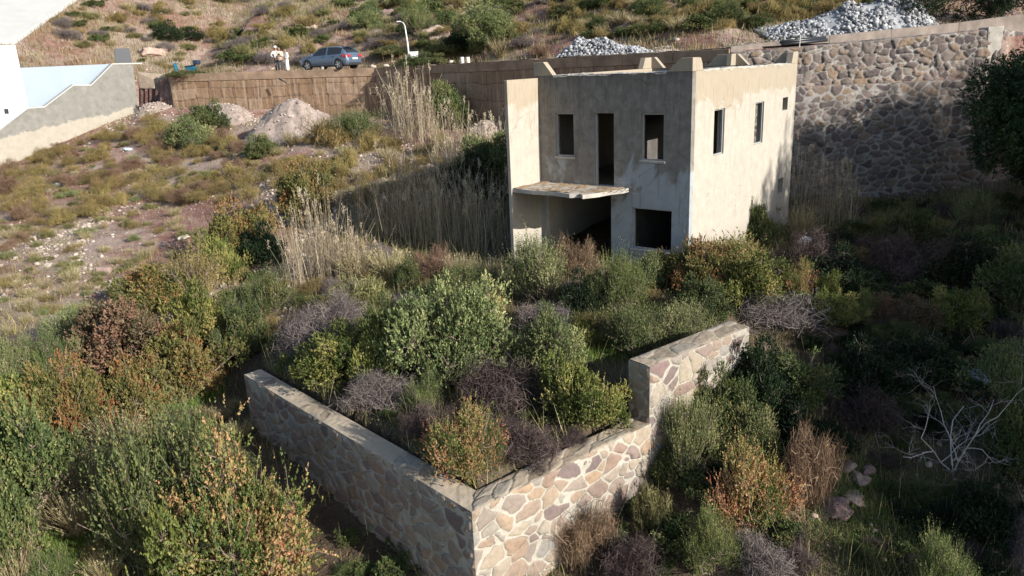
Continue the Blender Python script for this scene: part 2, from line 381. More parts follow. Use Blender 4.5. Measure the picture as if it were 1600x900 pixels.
def axis(lo, hi, step, far, growth=1.13):
    a = list(np.arange(lo, hi+1e-6, step)); s_ = step; x = hi
    while x < far: s_ *= growth; x += s_; a.append(x)
    s_ = step; x = lo; b = []
    while x > -far: s_ *= growth; x -= s_; b.append(x)
    return np.array(b[::-1]+a)
gx = axis(-32, 24, .22, 420); gy = axis(7, 70, .22, 420)
X, Y = np.meshgrid(gx, gy); Z = ground_z(X, Y)
nx, ny = len(gx), len(gy)
idx = np.arange(nx*ny).reshape(ny, nx)
fc = np.stack([idx[:-1, :-1], idx[:-1, 1:], idx[1:, 1:], idx[1:, :-1]], -1).reshape(-1, 4)
def bare_w(x, y):
    hi = y > wall_y(x)
    left = sstep(-3, -9, x+.12*(y-25))*sstep(20, 24, y+.25*(x+14))
    return np.clip(np.where(hi, .9, np.maximum(left, sstep(30, 38, y))), 0.12, 1)
g_o = link('ground', mesh_np('ground', np.stack([X, Y, Z], -1).reshape(-1, 3), fc, {'bare': bare_w(X, Y).ravel()}, True), MAT['ground'])
tag(g_o, kind='structure')

# road behind the retaining wall: a strip that follows the wall line
def strip(offs0, offs1, x0, x1, lift, n=160):
    xs = np.linspace(x0, x1, n); v = []
    for o_ in np.linspace(offs0, offs1, 12):
        yy = wall_y(xs)+o_; v.append(np.stack([xs, yy, zhigh(xs, yy)+lift], -1))
    v = np.array(v).reshape(-1, 3); I = np.arange(12*n).reshape(12, n)
    return v, np.stack([I[:-1, :-1], I[:-1, 1:], I[1:, 1:], I[1:, :-1]], -1).reshape(-1, 4)
v, f_ = strip(1.2, 7.2, -22, 60, .10)
tag(link('road', mesh_np('road', v, f_, None, True), MAT['road']), kind='structure')

# ================================================================ MASONRY WALLS
def cells(s, z, su, sz, seed, jit=.46, warp=.16):
    """irregular stones: nearest and second nearest jittered point; returns id, edge distance"""
    s = s+warp*su*4*(vn(s/su*.9, z/sz*.9, seed+5)-.5)+.05*su*(vn(s*14, z*14, seed+6)-.5); z = z+warp*sz*4*(vn(s/su*.9+40, z/sz*.9, seed+7)-.5)
    a = s/su; b = z/sz
    row = np.floor(b); best = np.full(s.shape, 9.); sec = np.full(s.shape, 9.); bid = np.zeros(s.shape)
    for dj in (-2, -1, 0, 1, 2):
        r = row+dj; off = (r % 2)*.5
        col = np.floor(a-off)
        for di in (-2, -1, 0, 1, 2):
            c = col+di
            px = c+off+.5+jit*2*(_h(c, r, seed)-.5); pz = r+.5+jit*2*(_h(c, r, seed+1)-.5)
            sz_ = (_h(c, r, seed+2)-.5)*.42
            d = np.hypot(a-px, b-pz)-sz_; idr = _h(c, r, seed+3)
            m_ = d < best; sec = np.where(m_, best, np.minimum(sec, d)); bid = np.where(m_, idr, bid); best = np.where(m_, d, best)
    return bid, sec-best
def blocks(s, z, su, sz, seed):
    row = np.floor(z/sz); a = s/su+(row % 2)*.37*0+.12*(vn(row*3.1, s*0, seed)-.5); col = np.floor(a)
    fx = a-col; fz = z/sz-row
    e = np.minimum(np.minimum(fx, 1-fx)*su, np.minimum(fz, 1-fz)*sz)
    return _h(col, row, seed), e
def face_grid(A, B, zb, zt, res, su, sz, seed, mode='rubble', relief=.035, mort=.09, out=1, zoff=0):
    """vertical masonry face from A to B (plan points); out=+1 puts the relief to the right of A->B"""
    A = np.array(A, float); B = np.array(B, float); L = np.linalg.norm(B-A); d = (B-A)/L; n = np.array([d[1], -d[0]])*out
    ns = max(2, int(L/res)); S = np.linspace(0, L, ns+1)
    ZB = zb(S); ZT = zt(S); nz = max(2, int((ZT-ZB).max()/res)); t = np.linspace(0, 1, nz+1)
    SS, TT = np.meshgrid(S, t); ZZ = ZB[None]*(1-TT)+ZT[None]*TT
    if mode == 'rubble':
        bid, e = cells(SS, ZZ, su, sz, seed); mw = mort*(.6+.9*vn(SS*2.2, ZZ*2.2, seed+9))
        e = e+.07*fbm(SS*13, ZZ*13, seed+4, 3)*(su/.4)**-1; mask = sstep(mw*.7, mw*1.2, e); rel = mask*relief*(.25+.9*((bid*7.3) % 1))*(1-.5*np.clip(1-e*2.0, 0, 1))+relief*.4*fbm(SS*7, ZZ*7, seed, 4)
    else:
        bid, e = blocks(SS+.10*fbm(SS*1.3, ZZ*1.3, seed+1, 3), ZZ+.16*fbm(SS*.5, ZZ*.8, seed+2, 3)+.05*fbm(SS*3, ZZ*3, seed+3, 2), su, sz, seed); mask = .35+.65*sstep(.008, .04, e)
        rel = mask*relief*.6+relief*.9*(bid-.5)+relief*.7*fbm(SS*2.5, ZZ*2.5, seed, 4)
    edge = np.minimum(np.minimum(SS, L-SS)/.06, np.minimum((ZT[None]-ZZ)/.05, 9)); rel = rel*np.clip(edge, 0, 1)
    P = np.stack([A[0]+d[0]*SS+n[0]*rel, A[1]+d[1]*SS+n[1]*rel, ZZ], -1).reshape(-1, 3)
    I = np.arange((ns+1)*(nz+1)).reshape(nz+1, ns+1)
    Fq = np.stack([I[:-1, :-1], I[:-1, 1:], I[1:, 1:], I[1:, :-1]], -1).reshape(-1, 4)
    if out < 0: Fq = Fq[:, ::-1]
    return P, Fq, bid.ravel(), mask.ravel()
def top_grid(A, B, C2, D, zt, res, su, seed, slabby=True, relief=.02, lip=0.0):
    """top surface: quad A-B front edge, D-C2 back edge (plan)"""
    A, B, C2, D = [np.array(q, float) for q in (A, B, C2, D)]; L = np.linalg.norm(B-A); W = np.linalg.norm(D-A)
    ns = max(2, int(L/res)); nw = max(2, int(W/res)); s = np.linspace(0, 1, ns+1); t = np.linspace(0, 1, nw+1); SS, TT = np.meshgrid(s, t)
    P2 = (A[None, None]*(1-SS)[..., None]+B*SS[..., None])*(1-TT)[..., None]+(D*(1-SS)[..., None]+C2*SS[..., None])*TT[..., None]
    bid, e = cells(SS*L, TT*W, su, su*.8, seed); mask = sstep(.04, .1, e)
    if not slabby: mask = mask*sstep(.55, .7, vn(SS*L*1.2, TT*W*1.2, seed+3))
    rel = mask*relief*(.3+bid)+relief*.8*fbm(SS*L*6, TT*W*6, seed+2, 4)
    Zt = zt(SS*L)+rel*np.clip(np.minimum(TT, 1-TT)*W/.05, 0, 1)
    P = np.concatenate([P2, Zt[..., None]], -1).reshape(-1, 3); I = np.arange((ns+1)*(nw+1)).reshape(nw+1, ns+1)
    Fq = np.stack([I[:-1, :-1], I[:-1, 1:], I[1:, 1:], I[1:, :-1]], -1).reshape(-1, 4)
    return P, Fq, bid.ravel(), mask.ravel()
def merge(parts):
    V = []; Fq = []; a = []; b = []; k = 0
    for P, q, s_, m_ in parts: V.append(P); Fq.append(q+k); a.append(s_); b.append(m_); k += len(P)
    return np.concatenate(V), np.concatenate(Fq), {'stone': np.concatenate(a), 'mask': np.concatenate(b)}

STONES = [(0, (.17, .13, .125)), (.14, (.31, .23, .17)), (.28, (.25, .205, .18)), (.42, (.36, .30, .225)), (.56, (.22, .155, .148)), (.7, (.35, .25, .165)), (.85, (.27, .25, .225)), (1, (.36, .305, .235))]
MAT['terrace'] = masonry_mat('terrace_stone', STONES, (.40, .37, .315), grimeamt=.25)
MAT['terracetop'] = masonry_mat('terrace_coping', [(0, (.27, .215, .155)), (.5, (.42, .34, .245)), (1, (.3, .27, .225))], (.46, .38, .285), grimeamt=.2)
MAT['roadstone'] = masonry_mat('road_wall_stone', [(0, (.10, .08, .078)), (.3, (.16, .125, .112)), (.6, (.21, .17, .15)), (.85, (.25, .175, .12)), (1, (.27, .235, .2))], (.33, .305, .28), grime=(.04, .037, .036), grimeamt=.5)
MAT['blockwall'] = masonry_mat('ochre_blocks', [(0, (.24, .15, .09)), (.4, (.27, .175, .11)), (.7, (.29, .195, .125)), (1, (.34, .24, .165))], (.16, .10, .065), grime=(.13, .085, .06), grimeamt=.55, streak=(.40, .31, .23))

# --- stone terrace wall in the foreground (one L-shaped wall)
terr = empty('stone_terrace_wall', (TA[0], TA[1], -9.4), 0, 'L-shaped stone retaining wall with pale mortar and sandy cement top in the foreground', 'retaining wall')
def zc(v_): return lambda s: np.full(np.shape(s), float(v_))
dL = (TB-TA)/np.linalg.norm(TB-TA); nL = np.array([dL[1], -dL[0]])
TC = np.array([2.66, 13.72]); dR = (TC-TA)/np.linalg.norm(TC-TA); nR = np.array([-dR[1], dR[0]])
TH = .44
# inner corner
LB = TB+nL*TH; RC = TC+nR*TH
Ai = TA+(nL+nR)*TH*1.02
def low_(v_): return v_
partsL = [face_grid(TB, TA, lambda s: -8.9-.06*s, zc(-7.0), .016, .36, .27, 11, relief=.045, mort=.155),
          face_grid(TA, TC, lambda s: -9.5+0*s, zc(-7.0), .016, .38, .28, 31, relief=.05, mort=.13)]
def loc(o, P):  # move world coordinates into the parent's frame
    return P-np.array(o.location)
V, Q, at = merge(partsL); link('stone_face', mesh_np('stone_face', loc(terr, V), Q, at, True), MAT['terrace'], terr)
partsT = [top_grid(TB-dL*-.0, TA, Ai, LB, zc(-7.0), .03, .5, 51, False), top_grid(TA, TC, RC, Ai, zc(-7.0), .03, .42, 61, True)]
V, Q, at = merge(partsT); link('coping', mesh_np('coping', loc(terr, V), Q, at, True), MAT['terracetop'], terr)
mb = MB()
for a, b in ((Ai, LB), (RC, Ai)):
    mb.add([(*a, -8.2), (*b, -8.2), (*b, -7.003), (*a, -7.003)], [(0, 1, 2, 3)])
mb.add([(*TB, -9), (*LB, -9), (*LB, -7.003), (*TB, -7.003)], [(0, 1, 2, 3)])
mb.v = [tuple(np.array(v_)-np.array(terr.location)) for v_ in mb.v]
mb.build('mortar_backing', MAT['concrete'], terr)
# --- higher stretch of wall behind it
wall2 = empty('raised_stone_wall', (TC[0], TC[1], -8.9), 0, 'short taller stretch of stone wall with slab coping lit from the right, behind the shrubs', 'stone wall')
Pa = np.array([2.62, 13.70]); Pb = np.array([5.2, 15.73]); d_ = (Pb-Pa)/np.linalg.norm(Pb-Pa); n_ = np.array([-d_[1], d_[0]])*.56
zt2 = lambda s: -5.78+.0*s
V, Q, at = merge([face_grid(Pa, Pb, zc(-8.9), zt2, .02, .4, .33, 71, relief=.04, mort=.12), face_grid(Pa+n_, Pa, zc(-8.9), zt2, .02, .36, .32, 81, relief=.03, mort=.12),
                  face_grid(Pb+n_, Pa+n_, zc(-8.9), zt2, .04, .4, .33, 91), face_grid(Pb, Pb+n_, zc(-8.9), zt2, .04, .4, .33, 95)])
link('stone_face', mesh_np('stone_face', loc(wall2, V), Q, at, True), MAT['terrace'], wall2)
V, Q, at = merge([top_grid(Pa, Pb, Pb+n_, Pa+n_, zt2, .03, .5, 101, True)])
link('coping', mesh_np('coping', loc(wall2, V), Q, at, True), MAT['terracetop'], wall2)

# --- ochre block retaining wall under the road
BW = empty('block_retaining_wall', (-22.8, 54, -3), 0, 'long ochre block retaining wall with concrete kerb beam carrying the road', 'retaining wall')
def line_z(px0, py0, P0, px1, py1, P1):
    return aty(px0, py0, P0[1])[2], aty(px1, py1, P1[1])[2]
segs = [((-22.8, 54), (-8.2, 51), 0), ((-8.2, 51), (9.8, 34), 1)]
parts = []; pk = MB()
zA = aty(270, 116, 54)[2]; zB = aty(590, 106, 51)[2]; zC = aty(1140, 76, 34)[2]
zA, zB, zC = zA, zB, zC
for (A, B, k), za, zb_ in zip(segs, (zA, zB), (zB, zC)):
    L = np.hypot(B[0]-A[0], B[1]-A[1])
    zt = (lambda za, zb_, L: lambda s: za+(zb_-za)*s/L-.5)(za, zb_, L)
    parts.append(face_grid(A, B, (lambda A, B, L: lambda s: zlow(A[0]+(B[0]-A[0])*s/L, A[1]+(B[1]-A[1])*s/L)-.5)(A, B, L), zt, .06, .95 if k == 0 else 1.25, .72 if k == 0 else .95, 121+k, 'block', .045))
    d = np.array([B[0]-A[0], B[1]-A[1]])/L; nrm = np.array([d[1], -d[0]])
    # kerb beam, cast in lengths
    m_ = int(L/2.6)
    for i in range(m_):
        s0 = L*i/m_; s1 = L*(i+1)/m_-.012
        if k == 1 and i == m_-1: s1 = L
        P = [np.array(A)+d*s0+nrm*.06, np.array(A)+d*s1+nrm*.06]; q = [p - nrm*.42 for p in P]
        z0 = za+(zb_-za)*s0/L; z1 = za+(zb_-za)*s1/L; j = .012*math.sin(i*2.3)
        pk.add([(*P[0], z0-.5), (*P[1], z1-.5), (*q[1], z1-.5), (*q[0], z0-.5), (*P[0], z0+j), (*P[1], z1+j), (*q[1], z1+j), (*q[0], z0+j)],
               [(3, 2, 1, 0), (4, 5, 6, 7), (0, 1, 5, 4), (1, 2, 6, 5), (2, 3, 7, 6), (3, 0, 4, 7)])
V, Q, at = merge(parts); link('block_face', mesh_np('block_face', loc(BW, V), Q, at, True), MAT['blockwall'], BW)
pk.v = [tuple(np.array(v_)-np.array(BW.location)) for v_ in pk.v]
pk.build('kerb_beam', MAT['brownconcrete'], BW, bevel=.015)
# kerb that leaves the wall and follows the road above the stone wall
kb = MB(); KP = [(9.85, 34.0), (12.4, 35.0), (15.0, 36.2), (18.5, 37.6), (22.5, 39.0), (30, 41)]
KZ = [aty(1141, 73, 34)[2], aty(1215, 64, 35)[2], aty(1300, 55, 36.2)[2], aty(1390, 46, 37.6)[2], aty(1480, 36, 39.0)[2], 1.6]
for i in range(5):
    A = np.array(KP[i]); B = np.array(KP[i+1]); d = (B-A)/np.linalg.norm(B-A); n = np.array([-d[1], d[0]])*.35; B = B-d*.012
    kb.prism([(*A, KZ[i]-.9), (*B, KZ[i+1]-.9), (*B, KZ[i+1]), (*A, KZ[i])], (*n, 0))
o = kb.build('road_kerb', plain('dark_kerb_concrete', (.17, .14, .12), .92, .35, 1.5, bump=.01), None, bevel=.015)
tag(o, 'grey concrete kerb beam of the road rising behind the rubble stone wall', 'kerb')
# --- rubble stone wall at the right, in two lifts with a narrow ledge
SW = empty('rubble_stone_wall', (16, 33, -6.5), 0, 'tall dark rubble stone wall with a ledge at mid height behind the house', 'retaining wall')
zl = aty(1400, 130, 33)[2]
ztA = aty(1248, 71, 33)[2]; ztB = aty(1555, 43, 33)[2]
ztop = lambda s: ztA-.08+(ztB-ztA)*(s-2.6)/8.2
A = (9.8, 33.35); B = (21.0, 33.35)
parts = [face_grid(A, B, zc(zl), ztop, .04, .42, .29, 141, relief=.09, mort=.12),
         face_grid((9.8, 33.0), (21.0, 33.0), zc(-7.6), zc(zl+.02), .04, .44, .29, 161, relief=.045, mort=.17),
         face_grid((21.0, 33.35), (27.5, 36.5), zc(-7.6), lambda s: ztop(11.2)-.1*s, .06, .5, .42, 181, relief=.1, mort=.15),
         top_grid((9.8, 33.0), (21.0, 33.0), (21.0, 33.4), (9.8, 33.4), zc(zl+.02), .06, .5, 191, True, .03),
         top_grid(A, B, (21.0, 34.0), (9.8, 34.0), ztop, .06, .5, 193, True, .04)]
V, Q, at = merge(parts); link('stone_face', mesh_np('stone_face', loc(SW, V), Q, at, True), MAT['roadstone'], SW)
mb = MB(); mb.prism([np.array((20.55, 33.30, ztop(10.6)-1.3))-np.array(SW.location), np.array((21.1, 33.30, ztop(11.2)-.8))-np.array(SW.location), np.array((21.12, 33.30, ztop(11.2)+.12))-np.array(SW.location), np.array((20.45, 33.30, ztop(10.6)+.12))-np.array(SW.location)], (0, .7, 0))
mb.build('concrete_end', MAT['concrete'], SW, bevel=.03)
mb = MB(); mb.prism([np.array((9.7, 33.32, -7))-np.array(SW.location), np.array((9.7, 33.98, -7))-np.array(SW.location), np.array((9.7, 33.98, zC-.5))-np.array(SW.location), np.array((9.7, 33.32, zC-.5))-np.array(SW.location)], (.09, 0, 0))
mb.build('wall_end', MAT['concrete'], SW)

# ================================================================ HOUSE
house = empty('unfinished_house', (H0[0], H0[1], -6.3), 0, 'roofless two-storey concrete shell of a house with empty openings and a broken balcony slab', 'house')
# the house's own frame: x = E1 (to the left along the front), y = E2 (to the back), z up, z=0 at the upper window sills
HM = Matrix.Identity(4)
for i in range(3):
    HM[i][0] = -E1[i]; HM[i][1] = E2[i]; HM[i][3] = H0[i]
def hpart(mb_, name, mat, bevel=0, parent=None):
    me = mb_.mesh(name); o = link(name, me, mat, parent or house)
    if parent is None:
        o.matrix_parent_inverse = Matrix.Translation(-house.location) if False else Matrix.Identity(4)
        o.matrix_basis = Matrix.Translation(-house.location) @ HM
    if bevel:
        m = o.modifiers.new('bevel', 'BEVEL'); m.width = bevel; m.segments = 2; m.limit_method = 'ANGLE'
    return o
def panel(mb_, axis_, c0, c1, s0, s1, z0, z1, holes, skew=0):
    """wall slab: axis_ 'x' runs along -u, thickness between c0..c1 in the other axis; holes = (s0,s1,z0,z1)"""
    xs = sorted(set([s0, s1]+[h[i] for h in holes for i in (0, 1)])); zs = sorted(set([z0, z1]+[h[i] for h in holes for i in (2, 3)]))
    solid = lambda x, z: s0 < x < s1 and z0 < z < z1 and not any(h[0] < x < h[1] and h[2] < z < h[3] for h in holes)
    def P(s, c, z):
        c = c+skew*(s-s0)
        return (s, c, z) if axis_ == 'x' else (c, s, z)
    for i in range(len(xs)-1):
        for j in range(len(zs)-1):
            a, b, c, d = xs[i], xs[i+1], zs[j], zs[j+1]; mx, mz = (a+b)/2, (c+d)/2
            if not solid(mx, mz): continue
            mb_.add([P(a, c0, c), P(b, c0, c), P(b, c0, d), P(a, c0, d)], [(0, 1, 2, 3)])
            mb_.add([P(a, c1, c), P(b, c1, c), P(b, c1, d), P(a, c1, d)], [(3, 2, 1, 0)])
            for (qx, qz, e) in (((a-1e-3), mz, ((a, c), (a, d))), ((b+1e-3), mz, ((b, d), (b, c))), (mx, c-1e-3, ((b, c), (a, c))), (mx, d+1e-3, ((a, d), (b, d)))):
                if not solid(qx, qz):
                    mb_.add([P(e[0][0], c0, e[0][1]), P(e[1][0], c0, e[1][1]), P(e[1][0], c1, e[1][1]), P(e[0][0], c1, e[0][1])], [(0, 1, 2, 3)])
BOT = -3.9; TOP = 2.42; T = .22
# local x = -u.  front wall v 0..T, u 0..5.3
def weld(mb_, name):
    me = mb_.mesh(name, fix=False); bm = bmesh.new(); bm.from_mesh(me); bmesh.ops.remove_doubles(bm, verts=bm.verts, dist=1e-4)
    bmesh.ops.recalc_face_normals(bm, faces=bm.faces); bm.to_mesh(me); bm.free(); return me
def hp_mesh(me, name, mat):
    o = link(name, me, mat, house); o.matrix_basis = Matrix.Translation(-house.location) @ HM; return o
m1 = MB(); panel(m1, 'x', 0, T, -5.3, 0, BOT, TOP, [(-4.58, -3.90, -.02, 1.3), (-3.15, -2.47, -.86, 1.3), (-1.55, -.83, -.03, 1.3), (-1.85, -.54, -2.68, -1.44), (-5.18, -2.58, BOT-1, -1.15)])
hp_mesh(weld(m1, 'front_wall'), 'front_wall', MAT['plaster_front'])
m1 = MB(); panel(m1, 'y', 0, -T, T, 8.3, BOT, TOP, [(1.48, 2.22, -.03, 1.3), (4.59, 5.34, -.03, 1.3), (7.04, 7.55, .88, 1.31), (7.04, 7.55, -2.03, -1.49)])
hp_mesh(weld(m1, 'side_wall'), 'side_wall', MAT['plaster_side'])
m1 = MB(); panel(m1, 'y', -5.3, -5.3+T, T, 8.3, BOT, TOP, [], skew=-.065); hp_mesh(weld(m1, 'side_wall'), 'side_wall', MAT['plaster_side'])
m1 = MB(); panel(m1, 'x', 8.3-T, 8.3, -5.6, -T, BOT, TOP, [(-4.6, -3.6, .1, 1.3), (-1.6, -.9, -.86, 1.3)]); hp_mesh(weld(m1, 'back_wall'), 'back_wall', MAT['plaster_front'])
# cross wall
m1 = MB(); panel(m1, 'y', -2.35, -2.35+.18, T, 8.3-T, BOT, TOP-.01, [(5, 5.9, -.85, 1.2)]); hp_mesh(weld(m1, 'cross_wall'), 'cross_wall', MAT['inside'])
# floors
def skewx(y): return -5.3-.065*(y-T)+T
for nm, z0, z1 in (('floor_slab', -1.10, -.90), ('roof_slab', 2.0, 2.18), ('ground_slab', -3.55, -3.4)):
    m1 = MB()
    for xa, xb in ((None, -2.35), (-2.17, -T)):
        pts = [((skewx(T) if xa is None else xa)+.001, T+.001, z0), (xb-.001, T+.001, z0), (xb-.001, 8.3-T-.001, z0), ((skewx(8.3) if xa is None else xa)+.001, 8.3-T-.001, z0)]
        m1.prism(pts, (0, 0, z1-z0))
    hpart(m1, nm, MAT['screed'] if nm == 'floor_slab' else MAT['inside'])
# wing wall
m1 = MB(); m1.prism([(-5.2, -.001, BOT), (-5.2, -1.55, BOT), (-5.2, -1.55, 2.36), (-5.2, -.001, 2.36)], (-.12, 0, 0)); hpart(m1, 'wing_wall', MAT['plaster_side'], .012)
# parapet posts with sloping shoulders (front-left, corner, side, back)
m1 = MB()
def shoulder_x(pts, y0, y1): m1 = MB(); m1.prism([(x, y0, z) for x, z in pts], (0, y1-y0, 0)); hpart(m1, 'parapet_shoulder', MAT['plaster_side'], .01)
def shoulder_y(pts, x0, x1): m1 = MB(); m1.prism([(x0, y, z) for y, z in pts], (x1-x0, 0, 0)); hpart(m1, 'parapet_shoulder', MAT['plaster_side'], .01)
zT = TOP+.003
shoulder_x([(-5.36, zT), (-5.36, 2.83), (-4.98, 2.83), (-4.63, zT)], 0, T)
shoulder_x([(-.76, zT), (-.36, 2.78), (0, 2.78), (0, zT)], 0, T)
shoulder_y([(T+.002, zT), (T+.002, 2.78), (.50, 2.77), (.60, 2.62), (.66, zT)], -T, 0)
shoulder_y([(7.72, zT), (7.86, 2.80), (8.3, 2.82), (8.3, zT)], -T, 0)
shoulder_y([(7.65, zT), (7.7, 2.83), (8.3-T-.002, 2.83), (8.3-T-.002, zT)], -2.35, -2.17)
shoulder_x([(-3.3, zT), (-2.9, 2.83), (-2.12, 2.83), (-1.69, zT)], 8.3-T, 8.3)
shoulder_x([(-.8, zT), (-.45, 2.8), (-T-.002, 2.8), (-T-.002, zT)], 8.3-T, 8.3)
shoulder_x([(-5.85, zT), (-5.85, 2.83), (-5.5, 2.84), (-5.1, zT)], 8.3-T, 8.3)
shoulder_y([(7.4, zT), (7.6, 2.83), (8.3-T-.002, 2.83), (8.3-T-.002, zT)], -5.84, -5.84+T)
# worn, crumbled top edges of the walls
def ridge(a, b, axis_):
    n1_ = 160; w_ = 7; S_ = np.linspace(a, b, n1_); Wd = np.linspace(-.012, T+.012, w_); SS, WW = np.meshgrid(S_, Wd)
    hh = .012+.045*np.clip(fbm(SS*2.6+a, WW*3, 91, 4)+.15, 0, 1)+.02*fbm(SS*14, WW*14, 92, 2); hh = np.where((WW < 0) | (WW > T), -.05*np.clip(.5+fbm(SS*4, WW*2, 93, 3), 0, 1), hh)
    P_q = (SS, WW, TOP+hh) if axis_ == 'x' else (-WW, SS, TOP+hh); I = np.arange(n1_*w_).reshape(w_, n1_)
    hp_mesh(mesh_np('crumbled_edge', np.stack(P_q, -1).reshape(-1, 3), np.stack([I[:-1, :-1], I[:-1, 1:], I[1:, 1:], I[1:, :-1]], -1).reshape(-1, 4), None, True), 'crumbled_edge', MAT['worn'])
MAT['worn'] = plain('crumbled_mortar', (.42, .39, .34), .95, .35, 6, bump=.02)
ridge(-4.62, -.77, 'x'); ridge(.67, 7.7, 'y')
# broken balcony slab
m1 = MB(); sl_ = [(-5.19, -.002), (-5.19, -1.5), (-4.4, -1.56), (-3.6, -1.5), (-3.0, -1.62), (-2.75, -1.45), (-2.55, -1.6), (-2.3, -1.15), (-2.2, -.7), (-1.98, -.35), (-1.95, -.002)]
m1.prism([(x, y, -.99) for x, y in sl_], (0, 0, .12)); b_ = hpart(m1, 'balcony_slab', MAT['concrete'])
rng = np.random.default_rng(5)
# crust of debris on the slab
n_ = 60; xs = np.linspace(-5.17, -2.1, n_); ys = np.linspace(-1.5, -.01, 32); XX, YY = np.meshgrid(xs, ys); YY = YY*np.interp(XX, [-5.2, -2.7, -2.3, -2.05], [1, 1, .7, .25])
ZZ = -.865+.05*fbm(XX*3, YY*3, 77, 4)+.03*fbm(XX*12, YY*12, 78, 2)
I = np.arange(n_*32).reshape(32, n_); me = mesh_np('debris_crust', np.stack([XX, YY, ZZ], -1).reshape(-1, 3), np.stack([I[:-1, :-1], I[:-1, 1:], I[1:, 1:], I[1:, :-1]], -1).reshape(-1, 4), None, True)
hp_mesh(me, 'debris_crust', MAT['screed'])
# bare metal frames left in the openings
def win_frame(s0, s1, z0, z1, face):
    mf = MB(); t = .035; dpt = .06
    def bx(a, b, c, d):
        if face == 'x': mf.prism([(a, .05, c), (b, .05, c), (b, .05, d), (a, .05, d)], (0, dpt, 0))
        else: mf.prism([(-.11, a, c), (-.11, b, c), (-.11, b, d), (-.11, a, d)], (dpt, 0, 0))
    bx(s0+.003, s0+t, z0+.003, z1-.003); bx(s1-t, s1-.003, z0+.003, z1-.003); bx(s0+t, s1-t, z0+.003, z0+t); bx(s0+t, s1-t, z1-t, z1-.003)
    hpart(mf, 'window_frame', MAT['frame'])
for q in ((-4.58, -3.90, -.02, 1.3), (-1.55, -.83, -.03, 1.3), (-1.85, -.54, -2.68, -1.44)): win_frame(*q, 'x')
for q in ((1.48, 2.22, -.03, 1.3), (4.59, 5.34, -.03, 1.3)): win_frame(*q, 'y')
mf = MB(); mf.prism([(-3.147, .05, -.86), (-3.10, .05, -.86), (-3.10, .05, 1.297), (-3.147, .05, 1.297)], (0, .08, 0)); hpart(mf, 'door_frame', MAT['frame'])
# sills
for (a, b) in ((-4.62, -3.86), (-1.6, -.78)):
    mf = MB(); mf.prism([(a, -.03, -.10), (b, -.03, -.10), (b, -.03, -.033), (a, -.03, -.033)], (0, .028, 0)); hpart(mf, 'window_sill', MAT['concrete'], .008)
mf = MB(); mf.prism([(-1.9, -.03, -2.9), (-.5, -.03, -2.9), (-.5, -.03, -2.70), (-1.9, -.03, -2.70)], (0, .028, 0)); hpart(mf, 'window_sill', MAT['concrete'], .008)
# broken reinforcing bars on the slab's torn edge
mf = MB()
for k in range(5):
    x = -2.6+.13*k; mf.tube([(x, -.9+.2*k, -.93), (x+.25, -.95+.2*k, -.92), (x+.42, -1.0+.2*k, -.88+.03*k)], .008, 5)
hpart(mf, 'reinforcing_bars', plain('rusty_steel', (.18, .08, .04), .8, .3, 20))

# ================================================================ LEFT: white building, its retaining wall
WA = (-34.5, 48.4); WB = (-26.6, 56.8)
def wp(x, y): return onplane(x, y, WA, WB)
rw = MB(); dv = np.array([WB[0]-WA[0], WB[1]-WA[1]]); dv = dv/np.linalg.norm(dv); nb = np.array([-dv[1], dv[0], 0])*.45
lo = [wp(-60, 330), wp(222, 190)]
pts = [wp(-60, 400), wp(222, 235), wp(208, 101), wp(176, 101), wp(143, 134), wp(115, 134), wp(70, 168), wp(45, 170), wp(0, 205), wp(-60, 250)]
rt = empty('stepped_retaining_wall', wp(120, 200), 0, 'stepped concrete retaining wall with patchy grey render beside the white building', 'retaining wall')
rw.prism([p-np.array(rt.location) for p in pts], nb)
def patch_mat():
    m, t, b = new_mat('patchy_render'); g = NG(t); o = g.obj()
    sep = g.n('ShaderNodeSeparateXYZ'); g.L(o, sep.inputs[0])
    n1 = g.noise(o, .5, 6, .6, 1); n2 = g.noise(o, 2.5, 7, .65)
    k = g.math('ADD', g.math('MULTIPLY', g.math('SUBTRACT', n1, .5), 1.5), g.math('ADD', sep.outputs[2], g.math('MULTIPLY', sep.outputs[0], -.22)))
    beige = g.ramp(n2, [(.3, (.27, .245, .2)), (.7, (.34, .31, .26))]); grey = g.ramp(n2, [(.3, (.14, .14, .125)), (.7, (.22, .21, .19))])
    col = g.mix(g.ramp(k, [(.45, 0), (.55, 1)]), beige, grey)
    g.L(col, b.inputs['Base Color']); b.inputs['Roughness'].default_value = .95; g.bump(n2, .3, .02, b)
    return m
rw.build('rendered_face', patch_mat(), rt)
# pale coping strips
cp = MB(); tops = [wp(222, 100), wp(176, 101), wp(143, 134), wp(115, 134), wp(70, 168), wp(45, 170), wp(0, 205)]
for a, b in zip(tops[:-1], tops[1:]):
    a = a-np.array(rt.location); b = b-np.array(rt.location); cp.prism([a+Z3*.005, b+Z3*.005, b+Z3*.09, a+Z3*.09], nb*1.15)
cp.build('coping', MAT['palepave'], rt)
# pale blue-grey painted boundary wall behind
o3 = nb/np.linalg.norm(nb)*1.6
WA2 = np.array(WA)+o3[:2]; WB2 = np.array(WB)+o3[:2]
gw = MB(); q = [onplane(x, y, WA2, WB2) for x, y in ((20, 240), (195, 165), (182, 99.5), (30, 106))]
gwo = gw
gw.prism(q, nb*.5); o = gw.build('boundary_wall', MAT['bluewhite'], None, bevel=.02); tag(o, 'smooth pale grey boundary wall between the white building and the stepped wall', 'wall')
